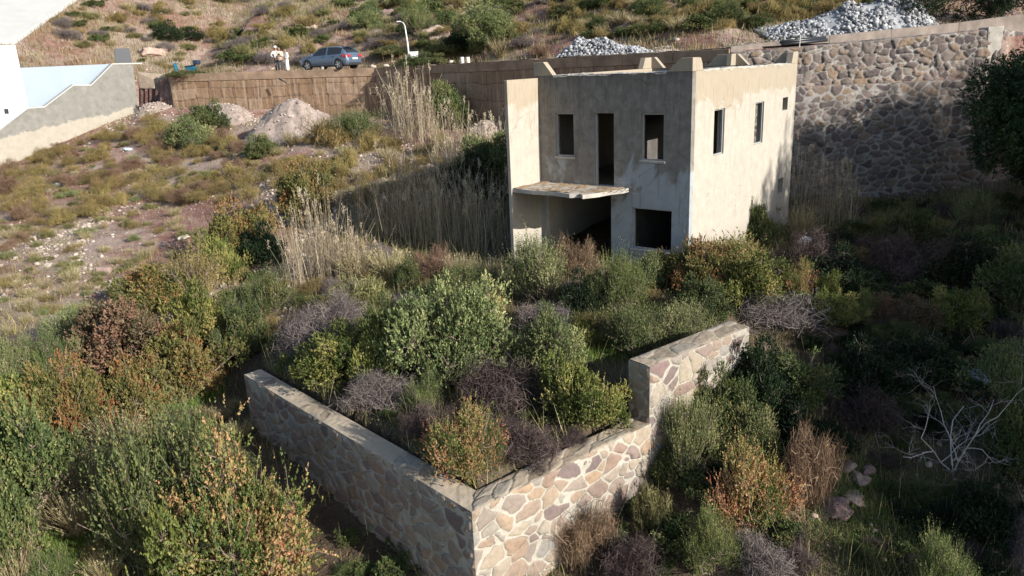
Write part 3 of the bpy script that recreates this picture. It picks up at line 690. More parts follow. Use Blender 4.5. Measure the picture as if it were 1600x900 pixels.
# white building
wb = empty('white_building', wp(10, 200), 0, 'bright white building edge with one tiny square window at the left border', 'building')
WA3 = np.array(WA)-o3[:2]*.15; WB3 = np.array(WB)-o3[:2]*.15
q = [onplane(x, y, WA3, WB3)-np.array(wb.location) for x, y in ((-120, 330), (0, 203), (45, 169), (24, 70), (-120, 74))]
m1 = MB(); m1.prism(q, nb*9); m1.build('wall', MAT['whitewash'], wb, bevel=.03)
q = [onplane(x, y, WA3, WB3)-np.array(wb.location)-nb*.03 for x, y in ((7, 178), (14, 178), (13, 170), (6, 170))]
m1 = MB(); m1.prism(q, nb*.02); w_ = m1.build('window', plain('dark_glass', (.03, .035, .04), .2, .1), wb)
# pale paved yard further up: a flat concrete apron cut into the slope
def patch_on_ground(name, corners, lift, mat, n=60):
    P = [ground_at(*c)[:2] for c in corners]; t_ = np.linspace(0, 1, n); SS, TT = np.meshgrid(t_, t_)
    G = (P[0]*(1-SS)[..., None]+P[1]*SS[..., None])*(1-TT)[..., None]+(P[3]*(1-SS)[..., None]+P[2]*SS[..., None])*TT[..., None]
    zz = ground_z(G[..., 0], G[..., 1]); edge = np.minimum(np.minimum(SS, 1-SS), np.minimum(TT, 1-TT)) <= 0; zz = zz+np.where(edge, -.1, lift); I = np.arange(n*n).reshape(n, n)
    return link(name, mesh_np(name, np.concatenate([G, zz[..., None]], -1).reshape(-1, 3), np.stack([I[:-1, :-1], I[:-1, 1:], I[1:, 1:], I[1:, :-1]], -1).reshape(-1, 4), None, False), mat)
YARD = [(-230, 66), (24, 70), (128, -4), (100, -60)]
o = patch_on_ground('paved_yard', YARD, .22, MAT['palepave']); tag(o, kind='structure')
YP = np.array([ground_at(*c)[:2] for c in YARD])
def in_yard(x, y):
    r = np.ones(np.shape(x), bool)
    for i in range(4):
        a_, b_ = YP[i], YP[(i+1) % 4]; r &= ((b_[0]-a_[0])*(y-a_[1])-(b_[1]-a_[1])*(x-a_[0])) > 0
    return r
# dark panel leaning on the wall end
P0 = onplane(180, 98, WA2, WB2); P1 = onplane(206, 98, WA2, WB2); P2 = onplane(202, 75, WA2, WB2); P3 = onplane(179, 76, WA2, WB2)
m1 = MB(); m1.prism([P0, P1, P2, P3], nb*.12); o = m1.build('metal_panel', plain('dark_grey_panel', (.045, .05, .06), .5, .1), None, bevel=.01)
m1 = MB(); m1.prism([P0+(P3-P0)*.06-nb*.06, P1+(P2-P1)*.06-nb*.06, P1+(P2-P1)*.1-nb*.06, P0+(P3-P0)*.1-nb*.06], nb*.05)
tag(o, 'dark grey rectangular panel standing on the end of the pale grey wall', 'panel')
# broken block stub in the gap between the two walls
m1 = MB(); sb = [aty(240, 123, 55.5), aty(268, 117, 54.5), aty(268, 150, 54.5), aty(252, 148, 55), aty(242, 138, 55.5)]
m1.prism(sb, (0, .5, 0)); o = m1.build('broken_wall_stub', plain('dark_block', (.11, .09, .075), .95, .4, 5, bump=.02), None, bevel=.03)
tag(o, 'dark broken stub of block wall at the left end of the long ochre wall', 'wall stub')
m1 = MB(); m1.prism([aty(214, 113, 57.2), aty(262, 117, 56.4), aty(262, 124, 56.4), aty(241, 125, 56.6), aty(241, 139, 56.6), aty(218, 138, 57.2)], (0, .5, 0))
o = m1.build('block_panel', plain('sandy_render', (.42, .33, .25), .95, .2, 2, bump=.02), None, bevel=.02); tag(o, 'short sandy rendered wall piece in the gap next to the stepped wall', 'wall')

# trees of the grove beyond the right border: x, y, height, radius
GROVE = []
_r = np.random.default_rng(4)
for c_ in np.arange(14.9, 41, 1.5):
    z0 = np.interp(c_, [12.3, 13.2, 14.3, 15.3, 18.5, 21.5, 24.3, 27.5, 31, 35, 38, 41], [-8.4, -7.2, -5.6, -4.2, -3.9, -2.9, -1.2, 2.7, 2.4, 2.1, 1.3, .6])
    for row in (0, 1):
        a_ = np.interp(c_, [13, 16, 25, 29, 36, 41], [8, 9.5, 11.5, 11.5, 10, 9.5])+row*3.6+_r.uniform(-.4, .4); cc = c_+row*.8
        x_, y_ = a_*SUNH[0]-cc*SUNH[1], a_*SUNH[1]+cc*SUNH[0]
        GROVE.append((x_, y_, z0+math.tan(SUN_EL)*a_-float(ground_z(x_, y_))-_r.uniform(0, .5), 1.55))

# ================================================================ PLANT BUILDERS (unit plants: radius 1, stretched when placed)
def quads(centers, U, Vv, lr, fold=0.25):
    """diamond-shaped leaves: centre, half-length vector, half-width vector"""
    n = len(centers); nrm = np.cross(U, Vv); nrm /= (np.linalg.norm(nrm, axis=1, keepdims=True)+1e-9)
    wv = np.linalg.norm(Vv, axis=1, keepdims=True)
    P = np.stack([centers-U, centers-U*.1+Vv+nrm*wv*fold, centers+U, centers-U*.1-Vv+nrm*wv*fold], 1).reshape(-1, 3)
    return P, np.arange(n*4).reshape(n, 4), lr
def unit(v): return v/(np.linalg.norm(v, axis=-1, keepdims=True)+1e-9)
def ribbons(P0, P1, w0, w1, lr, seed, sag=None, seg=3):
    """thin flat stems from P0 to P1, bent by sag (n,3)"""
    rng = np.random.default_rng(seed); n = len(P0); d = P1-P0
    side = unit(np.cross(d, rng.normal(size=(n, 3)))); V = []; 
    for i in range(seg+1):
        t = i/seg; c = P0+d*t+(0 if sag is None else sag*(t*t)); w_ = (w0*(1-t)+w1*t)
        w_ = w_[:, None] if hasattr(w_, 'shape') and np.ndim(w_) else w_
        V.append(c-side*w_); V.append(c+side*w_)
    V = np.stack(V, 1).reshape(-1, 3); k = 2*(seg+1); b = np.arange(n)*k; Fq = []
    for i in range(seg): Fq.append(np.stack([b+2*i, b+2*i+1, b+2*i+3, b+2*i+2], -1))
    Fq = np.concatenate(Fq); return V, Fq, np.tile(lr, seg)
def dome(rng, n, zmin=-.1, up=1.0):
    v = rng.normal(size=(n*3, 3)); v = unit(v); v[:, 2] *= up; v = unit(v); return v[v[:, 2] > zmin][:n]
def join(*a):
    V = []; Q = []; L = []; k = 0
    for p, q, l in a: V.append(p); Q.append(q+k); L.append(l); k += len(p)
    return np.concatenate(V), np.concatenate(Q), np.concatenate(L)
def seed_(rng): return rng.uniform(0, 6.28)
def lobes(rng, nl, flat=.75, rl=(.28, .48)):
    """centres and radii of foliage masses scattered over a dome: uneven outline, gaps between"""
    c = dome(rng, nl, -.05); r = rng.uniform(*rl, len(c))*rng.choice([.7, 1, 1.15], len(c)); R = (rng.uniform(.3, .8, len(c))+.28*(rng.random(len(c)) < .22))[:, None]*(1+.22*np.sin(np.arctan2(c[:, 1], c[:, 0])*2+seed_(rng)))[:, None]
    c = c*R; c[:, 2] = c[:, 2]*flat+.25*flat; return c, r
def leafy(seed, nl=64, sprigs=2600, per=9, leaf=.034, aspect=.6, flat=.85, up=.3, sprig=.085, shades=.26, tipshift=.22, rl=(.11, .27), stick=0.12, dens=1.55, pm=1.0):
    rng = np.random.default_rng(seed); lc, lr_ = lobes(rng, nl, flat, rl); sprigs = int(sprigs*dens); per = int(per*pm); leaf = leaf*.74
    k = rng.choice(len(lc), sprigs, p=lr_**2/np.sum(lr_**2)); d = dome(rng, sprigs, -.65)
    while len(d) < sprigs: d = np.concatenate([d, dome(rng, sprigs, -.65)])[:sprigs]
    rad = lr_[k]*(rng.uniform(.3, 1, sprigs)**.35)
    root = lc[k]+d*rad[:, None]*np.array([1, 1, .9])
    root += rng.normal(size=root.shape)*stick*.35
    keep = root[:, 2] > -.02; root, d, k = root[keep], d[keep], k[keep]; n = len(root)
    ax = unit(d*.6+unit(root)*.4+np.array([0, 0, up])+rng.normal(size=(n, 3))*.28); ln = sprig*rng.uniform(.5, 1.4, n)*(1+1.3*(rng.random(n) < .07))
    hue = np.clip(.45+shades*rng.normal(size=len(lc)), 0, 1)[k]+rng.normal(size=n)*.15
    t = np.tile(np.linspace(.05, 1, per), (n, 1)); c = root[:, None]+ax[:, None]*(ln[:, None]*t)[..., None]
    c = c.reshape(-1, 3); A = np.repeat(ax, per, 0); o = unit(np.cross(A, rng.normal(size=A.shape)))
    U = unit(o*.75+A*.75); sz = leaf*rng.uniform(.55, 1.3, len(c))*(1.15-.45*t.ravel())
    Vv = unit(np.cross(U, rng.normal(size=U.shape))); c = c+U*sz[:, None]*.7
    lv = np.clip(np.repeat(hue, per)+tipshift*(t.ravel()-.5)*1.2+rng.normal(size=len(c))*.09, .01, .99)
    leaves = quads(c, U*sz[:, None], Vv*(sz*aspect)[:, None], lv)
    # branches: from the base to each lobe, then to some of the sprigs
    b = MB(); 
    for q, r in zip(lc, lr_):
        mid = q*.5+rng.normal(size=3)*.06; mid[2] = max(.02, mid[2]*.8); b.tube([(rng.normal()*.05, rng.normal()*.05, -.05), mid, q], [.022, .015, .008], 5, False)
    sel = rng.choice(n, min(n, 420), False); br = []
    for i in sel:
        q = lc[k[i]]; b.tube([q, (q+root[i])/2+rng.normal(size=3)*.02, root[i]+ax[i]*ln[i]*.6], [.007, .005, .002], 3, False)
    return leaves, b
def twiggy(seed, n=5200, flat=.7, w=.0045, leafn=0, up=.35, rr=.22):
    """ball of fine dry twigs"""
    rng = np.random.default_rng(seed); lc, lr_ = lobes(rng, 26, flat, (.25, .42)); k = rng.integers(0, len(lc), n)
    d = dome(rng, n, -.35)
    while len(d) < n: d = np.concatenate([d, dome(rng, n, -.35)])[:n]
    P1 = lc[k]+d*(lr_[k]*rng.uniform(.45, 1.1, n))[:, None]; P1[:, 2] = np.abs(P1[:, 2])
    a = unit(P1*np.array([1, 1, .6])+np.array([0, 0, up])+rng.normal(size=(n, 3))*.75); L = rng.uniform(.10, rr+.1, n); P0 = P1-a*L[:, None]
    hue = np.clip(.45+.18*rng.normal(size=len(lc))[k]+.16*rng.normal(size=n), .01, .99)
    tw = ribbons(P0, P1, w, w*.4, hue, seed+1, rng.normal(size=(n, 3))*.05, 2)
    m_ = 260; j = rng.integers(0, n, m_)
    st = ribbons(np.zeros((m_, 3))+rng.normal(size=(m_, 3))*.05, P0[j], w*2.4, w*1.2, hue[j], seed+2, rng.normal(size=(m_, 3))*.06, 3)
    parts = [tw, st]
    if leafn:
        j = rng.integers(0, n, leafn); U = unit(rng.normal(size=(leafn, 3)))*.016; V_ = unit(np.cross(U, rng.normal(size=U.shape)))*.008
        parts.append(quads(P1[j]-a[j]*rng.uniform(0, .08, leafn)[:, None], U, V_, np.clip(hue[j]+.1, 0, .99)))
    return join(*parts)
def tussock(seed, n=420, h=1., w=.012, spread=.55, droop=.35, base=.25, heads=0):
    rng = np.random.default_rng(seed); a = rng.uniform(0, 2*math.pi, n); r = base*np.sqrt(rng.uniform(0, 1, n))
    P0 = np.stack([r*np.cos(a), r*np.sin(a), np.full(n, -.05)], -1); hh = h*rng.uniform(.45, 1.1, n); sp = spread*rng.uniform(.1, 1, n)
    a2 = a+rng.normal(size=n)*.6; P1 = P0+np.stack([sp*np.cos(a2), sp*np.sin(a2), hh], -1)
    sag = np.stack([np.cos(a2)*droop*sp, np.sin(a2)*droop*sp, -droop*hh*.35*rng.uniform(0, 1.4, n)], -1)
    lr_ = np.clip(.5+.22*rng.normal(size=n), .01, .99)
    parts = [ribbons(P0, P1, w, w*.2, lr_, seed+3, sag, 4)]
    if heads:
        j = rng.integers(0, n, heads); c = P1[j]+sag[j]
        c = np.repeat(c, 7, 0)+rng.normal(size=(heads*7, 3))*.02*np.array([1, 1, 2.5]); U = unit(rng.normal(size=c.shape)+np.array([0, 0, 1.2]))*.03; V_ = unit(np.cross(U, rng.normal(size=U.shape)))*.01
        parts.append(quads(c, U, V_, np.full(len(c), .8)))
    return join(*parts)
def reeds(seed, n=64, h=3.0, r=.75):
    """cane clump: thin jointed canes with hanging leaf strips and feathery plumes on some (true metres)"""
    rng = np.random.default_rng(seed); a = rng.uniform(0, 2*math.pi, n); rr = r*np.sqrt(rng.uniform(0, 1, n))
    P0 = np.stack([rr*np.cos(a), rr*np.sin(a), np.full(n, -.1)], -1); hh = h*rng.uniform(.5, 1.08, n)
    lean = rng.normal(size=(n, 2))*.07*hh[:, None]*rng.choice([.5, 1, 1, 4], n)[:, None]; P1 = P0+np.concatenate([lean, hh[:, None]], 1)
    lr_ = np.clip(.55+.2*rng.normal(size=n), .01, .99); sag = rng.normal(size=(n, 3))*.11*rng.choice([.5, 1, 3], n)[:, None]
    c1 = ribbons(P0, P1, .008, .004, lr_, seed, sag, 5); c2 = ribbons(P0, P1, .008, .004, lr_, seed+9, sag, 5)
    # leaf strips
    m_ = n*2; j = rng.integers(0, n, m_); t = rng.uniform(.2, 1, m_)[:, None]; q = P0[j]+(P1-P0)[j]*t+sag[j]*t*t
    aa = rng.uniform(0, 2*math.pi, m_); L = rng.uniform(.15, .5, m_); q1 = q+np.stack([np.cos(aa)*L*.6, np.sin(aa)*L*.6, L*.5], -1)
    lf = ribbons(q, q1, .008, .002, np.clip(lr_[j]-.12, 0, 1), seed+2, np.stack([np.cos(aa)*L*.25, np.sin(aa)*L*.25, -L*.75], -1), 3)
    k = rng.choice(n, max(2, n//5), False); c = np.repeat((P1+sag)[k], 30, 0); tt = rng.uniform(-.05, .28, len(c))
    c = c+rng.normal(size=c.shape)*.03; c[:, 2] += tt; U = unit(rng.normal(size=c.shape)*.5+np.array([.2, .1, 1]))*.05; V_ = unit(np.cross(U, rng.normal(size=U.shape)))*.009
    return join(c1, c2, lf, quads(c, U, V_, np.full(len(c), .85)))

LIB = {}
def norm_(V):
    r = np.percentile(np.hypot(V[:, 0], V[:, 1]), 96); h = np.percentile(V[:, 2], 98.5); return np.array([1/r, 1/r, 1/h])
def lib_leafy(key, mat, n=2, **kw):
    LIB[key] = []
    for i in range(n):
        (V, Q, L), b = leafy(100+len(LIB)*7+i*31, **kw)
        kk = norm_(V); V = V*kk; b.v = [tuple(np.array(q_)*kk) for q_ in b.v]
        me = mesh_np('foliage', V, Q, {'lr': L}); me.materials.append(MAT[mat]); bb = b.mesh('branches', fix=False); bb.materials.append(MAT['twigbark'])
        LIB[key].append((me, bb))
def lib_single(key, mat, cnt, fn, base=900, **kw):
    LIB[key] = []
    for i in range(cnt):
        V, Q, L = fn(base+len(LIB)*13+i*37, **kw); V = V*(norm_(V) if fn is twiggy else 1.); me = mesh_np(key, V, Q, {'lr': L}); me.materials.append(MAT[mat]); LIB[key].append((me, None))
lib_leafy('lentisk', 'lentisk', 3, sprigs=3600, leaf=.03)
lib_leafy('grey_green', 'grey_green', 2, sprigs=3200, leaf=.027)
lib_leafy('dark', 'dark', 2, sprigs=3000, leaf=.034)
lib_leafy('bright', 'bright', 2, sprigs=2000, per=12, leaf=.028, aspect=.36, up=.9, sprig=.2, dens=1.2)
lib_leafy('yellow', 'yellow', 2, sprigs=3200)
lib_leafy('autumn', 'autumn', 3, sprigs=2900, leaf=.027, shades=.22, tipshift=.2, stick=.3, per=10, sprig=.11, dens=1.4, nl=50)
lib_leafy('rusty', 'rusty', 3, sprigs=3400, shades=.25)
lib_leafy('rustred', 'rustred', 2, sprigs=3400, shades=.22)
lib_leafy('upright', 'lentisk', 3, sprigs=2000, per=11, leaf=.031, aspect=.5, up=.9, sprig=.26, flat=.75, shades=.2, tipshift=.3, dens=1)
lib_leafy('uprightgrey', 'grey_green', 2, sprigs=1900, per=10, leaf=.029, aspect=.45, up=.9, sprig=.24, flat=.75, tipshift=.3, dens=1)
lib_leafy('heather', 'heather', 3, sprigs=2000, per=9, leaf=.028, aspect=.35, up=1.0, sprig=.18, dens=1)
lib_leafy('low', 'lentisk', 2, sprigs=1100, per=9, leaf=.055, nl=20, dens=1)
lib_single('twig_grey', 'drygrey', 2, twiggy)
lib_single('twig_dark', 'drydark', 3, twiggy)
lib_single('twig_brown', 'drybrown', 2, twiggy, up=.7)
lib_single('cushion', 'cushion', 2, twiggy, n=2600, w=.010, leafn=5200, flat=.6, rr=.12)
lib_single('tussock', 'straw', 3, tussock, heads=60)
lib_single('greentuft', 'grass', 2, tussock, n=500, w=.016, spread=.8)
lib_single('scrub', 'heather', 3, twiggy, n=2600, w=.008, leafn=3600, up=1.2, rr=.32)
lib_single('reeds', 'cane', 3, reeds)
def scrubclump(seed, **k): return twiggy(seed, **k)

def heading(px): return (px*2.399963) % 6.28318
def plant(key, name, px, ytop, ybot, wpx, label, cat='shrub', group=None, var=None, hmin=.35, base=None, depth=1.0, dy=.55, parts=True, hmax=3.2):
    """put a plant where the ray through (px, ybot) meets the ground, as wide as wpx pixels there"""
    g = ground_at(px, ybot) if base is None else np.array(base, float)
    dist = g@fw; R = wpx/2*dist/F; dirn = unit(np.array([g[0], g[1], 0.]))
    c = g+dirn*R*dy; c[2] = float(ground_z(c[0], c[1]))-.05; dist = c@fw; R = wpx/2*dist/F
    H = aty(px, ytop, c[1])[2]-c[2]; H = max(hmin*R, min(H, hmax*R))
    lst = LIB[key]; me, bb = lst[(int(px)+int(ybot)) % len(lst) if var is None else var]
    if key in ('tussock', 'greentuft', 'reeds'): zs = H
    else: zs = H
    sx = R/(1.0 if key not in ('tussock', 'greentuft') else .95)
    if bb is not None and parts:
        e = empty(name, c, heading(px+ybot), label, cat, group); e.scale = (sx, sx*depth, zs)
        for n_, m_ in (('foliage', me), ('branches', bb)):
            o = bpy.data.objects.new(n_, m_); C.objects.link(o); o.parent = e
        return e
    e = bpy.data.objects.new(name, me); C.objects.link(e); e.location = tuple(c); e.rotation_euler = (0, 0, heading(px+ybot)); e.scale = (sx, sx*depth, zs)
    return tag(e, label, cat, group)

# ---- plants one can tell apart: (kind, name, x, y top, y bottom, width, label)
P_ = [
 # foreground left
 ('autumn', 'autumn_shrub', 392, 722, 965, 255, 'large orange and green leaved shrub in the bottom foreground, left of the terrace wall'),
 ('upright', 'evergreen_shrub', 285, 650, 900, 220, 'tall dark green shrub with upright sprays just left of the orange foreground shrub'),
 ('uprightgrey', 'grey_shrub', 255, 770, 905, 90, 'small pale silvery green shrub in front of the dark upright one'),
 ('yellow', 'evergreen_shrub', 330, 800, 1000, 170, 'yellowish green shrub at the bottom edge below the orange one'),
 ('lentisk', 'evergreen_shrub', 50, 640, 840, 180, 'big dark green shrub with upright sprigs at the left border below the rusty ones'),
 ('lentisk', 'evergreen_shrub', 20, 740, 930, 130, 'dense green shrub in the bottom left corner'),
 ('yellow', 'evergreen_shrub', 30, 575, 690, 130, 'yellow-green shrub at the left border beneath the bright feathery one'),
 ('rusty', 'evergreen_shrub', 120, 575, 700, 130, 'olive shrub with a red tinge between the bright feathery shrub and the grass strip'),
 ('rusty', 'evergreen_shrub', 215, 570, 680, 130, 'olive and yellow shrub forming the lower edge of the rusty thicket'),
 ('rustred', 'evergreen_shrub', 205, 478, 605, 180, 'big reddish brown shrub in the middle of the thicket on the left slope'),
 ('rusty', 'evergreen_shrub', 290, 520, 640, 150, 'olive brown shrub right of the big reddish one'),
 ('yellow', 'evergreen_shrub', 320, 450, 560, 110, 'yellowish olive shrub above the shaded gully'),
 ('rusty', 'evergreen_shrub', 240, 420, 500, 120, 'dark olive shrub at the upper edge of the rusty thicket'),
 ('heather', 'olive_brown_shrub', 310, 385, 480, 140, 'olive brown bushy shrub near the top of the rusty thicket'),
 ('rusty', 'evergreen_shrub', 378, 325, 412, 125, 'orange-rust rounded shrub left of the sunlit canes', ),
 ('yellow', 'evergreen_shrub', 350, 372, 440, 90, 'olive green shrub just below the orange-rust rounded one'),
 ('rusty', 'evergreen_shrub', 480, 262, 352, 120, 'olive gold shrub above the sunlit canes'),
 ('dark', 'evergreen_shrub', 420, 355, 420, 90, 'dark green shrub between the orange-rust shrub and the canes'),
 ('bright', 'feathery_shrub', 82, 512, 612, 85, 'bright lime green feathery shrub near the left border'),
 ('uprightgrey', 'grey_shrub', 15, 530, 615, 90, 'grey-green shrub at the left border beside the lime feathery one'),
 ('bright', 'feathery_shrub', 88, 860, 930, 80, 'bright green low tuft at the bottom left edge'),
 ('uprightgrey', 'grey_shrub', 120, 478, 540, 90, 'small silvery shrub at the edge of the bare slope above the reddish thicket'),
 # gully strip, left of the terrace
 ('lentisk', 'evergreen_shrub', 395, 480, 560, 90, 'shaded green shrub in the gully above the left end of the terrace wall'),
 ('twig_grey', 'dry_shrub', 478, 500, 572, 120, 'pale grey dry shrub behind the left end of the terrace wall'),
 ('twig_grey', 'dry_shrub', 520, 465, 540, 110, 'pinkish grey dry shrub further behind the left end of the terrace'),
 ('upright', 'evergreen_shrub', 420, 425, 500, 90, 'green weedy shrub in the gully below the canes'),
 ('grey_green', 'evergreen_shrub', 350, 520, 580, 60, 'small grey green shrub on the gully side'),
 # on the terrace
 ('yellow', 'evergreen_shrub', 528, 520, 603, 135, 'olive yellow shrub hanging over the left coping of the terrace'),
 ('yellow', 'evergreen_shrub', 590, 515, 608, 105, 'taller yellow green shrub next to the one over the left coping'),
 ('grey_green', 'evergreen_shrub', 715, 452, 620, 190, 'large grey green shrub at the centre of the terrace'),
 ('lentisk', 'evergreen_shrub', 640, 475, 585, 110, 'green shrub left behind the large grey green one'),
 ('twig_grey', 'dry_shrub', 602, 588, 650, 115, 'mauve grey dry shrub behind the left coping of the terrace'),
 ('bright', 'feathery_shrub', 665, 585, 655, 60, 'light green sprigs right of the mauve grey shrub'),
 ('twig_dark', 'dry_shrub', 775, 568, 665, 150, 'dark mauve dry shrub in the middle of the terrace'),
 ('twig_dark', 'dry_shrub', 662, 632, 690, 90, 'low dark dry twigs along the left coping'),
 ('grey_green', 'evergreen_shrub', 860, 488, 612, 125, 'grey green shrub with dry purple top right of the centre'),
 ('yellow', 'evergreen_shrub', 915, 572, 705, 135, 'dense golden green shrub beside the right coping of the terrace'),
 ('autumn', 'autumn_shrub', 728, 640, 762, 115, 'yellow and red leaved shrub behind the corner of the terrace'),
 ('twig_dark', 'dry_shrub', 820, 660, 740, 115, 'purplish dry shrub between the red leaved and the golden green ones'),
 ('upright', 'evergreen_shrub', 765, 660, 735, 55, 'thin green sprigs inside the purplish dry shrub'),
 ('twig_grey', 'dry_shrub', 850, 478, 535, 90, 'pale dry brush behind the grey green shrub'),
 # between terrace and house
 ('cushion', 'broom_shrub', 575, 440, 500, 100, 'yellow green broom-like shrub below the canes'),
 ('cushion', 'broom_shrub', 530, 452, 505, 60, 'small yellowish shrub left of the broom-like one'),
 ('twig_brown', 'dry_shrub', 682, 390, 440, 82, 'rounded pinkish brown dry shrub in front of the shaded canes'),
 ('lentisk', 'evergreen_shrub', 640, 410, 455, 55, 'small dark green shrub left of the pinkish brown one'),
 ('upright', 'evergreen_shrub', 745, 415, 475, 110, 'green weedy shrub right of the pinkish brown one'),
 ('grey_green', 'evergreen_shrub', 700, 430, 480, 90, 'grey green shrub below the pinkish brown one'),
 ('uprightgrey', 'grey_shrub', 845, 370, 478, 105, 'tall grey green shrub in front of the wing wall of the house'),
 ('dark', 'evergreen_shrub', 905, 430, 505, 80, 'dark green shrub between the two pale ones before the house'),
 ('bright', 'feathery_shrub', 965, 395, 500, 88, 'bright fresh green shrub below the ground floor pier'),
 ('twig_brown', 'dry_shrub', 900, 375, 440, 70, 'dry reddish stalks in front of the dark ground floor opening'),
 ('grey_green', 'evergreen_shrub', 1010, 400, 460, 85, 'sage green shrub below the square ground floor window'),
 ('rusty', 'evergreen_shrub', 1085, 385, 470, 120, 'olive and rust shrub at the front corner of the house'),
 ('autumn', 'autumn_shrub', 1140, 372, 450, 120, 'red tinged shrub against the sunlit side wall'),
 ('yellow', 'evergreen_shrub', 1170, 400, 490, 120, 'olive yellow shrub right of the red tinged one'),
 ('lentisk', 'evergreen_shrub', 1090, 440, 510, 110, 'green shrub below the front corner of the house'),
 ('upright', 'evergreen_shrub', 985, 480, 560, 100, 'grey olive shrub left above the raised wall'),
 ('uprightgrey', 'grey_shrub', 1060, 475, 550, 110, 'sage shrub with upright tips above the raised wall'),
 ('yellow', 'evergreen_shrub', 915, 500, 545, 55, 'low green tuft in the sunlit hollow'),
 ('lentisk', 'evergreen_shrub', 1185, 322, 388, 56, 'dark rounded shrub against the side wall below the tree shadow'),
 ('autumn', 'autumn_shrub', 1245, 410, 470, 55, 'upright yellowish shrub standing alone right of the house corner'),
 ('yellow', 'evergreen_shrub', 1292, 428, 478, 50, 'small bright yellow-green shrub behind the grey mound shrub'),
 ('twig_grey', 'dry_shrub', 1215, 462, 545, 150, 'domed grey mauve shrub at the far end of the raised wall'),
 ('yellow', 'evergreen_shrub', 1300, 462, 515, 80, 'olive shrub right of the domed grey mauve one'),
 ('rustred', 'evergreen_shrub', 1385, 462, 512, 90, 'rust coloured shrub in the shaded slope'),
 ('rustred', 'evergreen_shrub', 1430, 470, 520, 70, 'second rust coloured shrub further right in the shade'),
 ('yellow', 'evergreen_shrub', 1495, 455, 520, 85, 'olive gold shrub catching light on the shaded slope'),
 ('bright', 'feathery_shrub', 1352, 455, 505, 40, 'small fresh green sprig between olive and rust shrubs'),
 # right of the terrace
 ('uprightgrey', 'grey_shrub', 1047, 585, 690, 80, 'grey green shrub leaning on the end of the raised wall', (3.45, 13.75)),
 ('lentisk', 'evergreen_shrub', 1095, 590, 690, 100, 'shaded green shrub against the face of the raised wall', (4.35, 14.35)),
 ('dark', 'evergreen_shrub', 1150, 545, 640, 110, 'very dark shrub against the far face of the raised wall', (5.3, 15.0)),
 ('lentisk', 'evergreen_shrub', 1105, 640, 725, 95, 'dark green shrub below the raised wall'),
 ('grey_green', 'evergreen_shrub', 1165, 640, 730, 90, 'sage green shrub above the red and yellow one on the right'),
 ('autumn', 'autumn_shrub', 1165, 700, 850, 125, 'red and yellow leaved shrub right of the terrace wall'),
 ('bright', 'feathery_shrub', 1112, 800, 915, 105, 'fresh green shrub at the bottom edge below the red and yellow one'),
 ('twig_brown', 'dry_shrub', 1255, 682, 812, 105, 'brown dead rounded bush right of the red and yellow shrub'),
 ('cushion', 'broom_shrub', 1015, 765, 845, 55, 'yellow green sprig shrub right of the sunlit wall face'),
 ('twig_brown', 'dry_shrub', 910, 790, 900, 110, 'tangled brown dry brush at the foot of the sunlit wall face'),
 ('twig_dark', 'dry_shrub', 985, 840, 930, 120, 'dark dry brush at the bottom edge right of the wall'),
 ('lentisk', 'evergreen_shrub', 1040, 700, 770, 90, 'shaded green shrub at the foot of the wall step'),
 ('twig_grey', 'dry_shrub', 1185, 850, 930, 110, 'grey dry shrub at the bottom edge below the brown dead bush'),
 ('bright', 'feathery_shrub', 1465, 845, 960, 120, 'sunlit light green shrub at the bottom edge on the right'),
 ('twig_grey', 'dry_shrub', 1600, 810, 900, 80, 'pale dry shrub cut by the right border'),
 ('twig_brown', 'dry_shrub', 990, 600, 700, 30, 'thin dry stalks by the wall step'),
 # shaded slope on the right
 ('dark', 'evergreen_shrub', 1140, 540, 640, 140, 'dark green shrub spilling over the raised wall'),
 ('lentisk', 'evergreen_shrub', 1235, 560, 650, 130, 'shaded green shrub right of the raised wall'),
 ('dark', 'evergreen_shrub', 1340, 540, 640, 140, 'dark shrub in the deep shade above the dead tree'),
 ('dark', 'evergreen_shrub', 1440, 530, 620, 140, 'dark shrub behind the dead tree, below the olive gold one'),
 ('grey_green', 'evergreen_shrub', 1560, 540, 640, 130, 'shaded grey green shrub left of the right border'),
 ('lentisk', 'evergreen_shrub', 1590, 620, 760, 110, 'green shrub at the right border beside the dead tree'),
 ('dark', 'evergreen_shrub', 1310, 395, 470, 120, 'dark shrub on the shaded slope below the pale bag'),
 ('twig_dark', 'dry_shrub', 1400, 370, 450, 130, 'dark dry brush on the shaded slope under the rubble wall'),
 ('dark', 'evergreen_shrub', 1500, 380, 470, 140, 'dark shrub under the big tree'),
 ('lentisk', 'evergreen_shrub', 1590, 400, 500, 120, 'shaded green shrub at the right border under the big tree'),
 ('bright', 'feathery_shrub', 1388, 335, 380, 55, 'yellow green sprigs catching light below the rubble wall'),
 ('uprightgrey', 'grey_shrub', 1520, 300, 360, 90, 'pale sage shrub catching light beside the big tree'),
 ('lentisk', 'evergreen_shrub', 1440, 330, 400, 100, 'green shrub at the foot of the rubble wall'),
 ('twig_dark', 'dry_shrub', 1270, 360, 430, 90, 'shaded dry brush beside the white bag'),
 ('dark', 'evergreen_shrub', 1240, 640, 720, 120, 'dark shrub above the brown dead bush'),
 ('twig_dark', 'dry_shrub', 1350, 610, 690, 120, 'shaded dry brush left of the dead tree'),
 ('dark', 'evergreen_shrub', 1540, 760, 860, 110, 'dark shrub low on the right below the dead tree'),
 # around the walls further back
 ('lentisk', 'evergreen_shrub', 305, 128, 168, 75, 'dark bushy plant in front of the left end of the ochre wall'),
 ('upright', 'evergreen_shrub', 555, 172, 222, 75, 'grey green bush right of the gravel mound at the ochre wall'),
 ('scrub', 'brown_shrub', 520, 185, 232, 80, 'brown bush hugging the right side of the gravel mound'),
 ('lentisk', 'evergreen_shrub', 700, 135, 205, 80, 'green bush behind the pale canes at the ochre wall'),
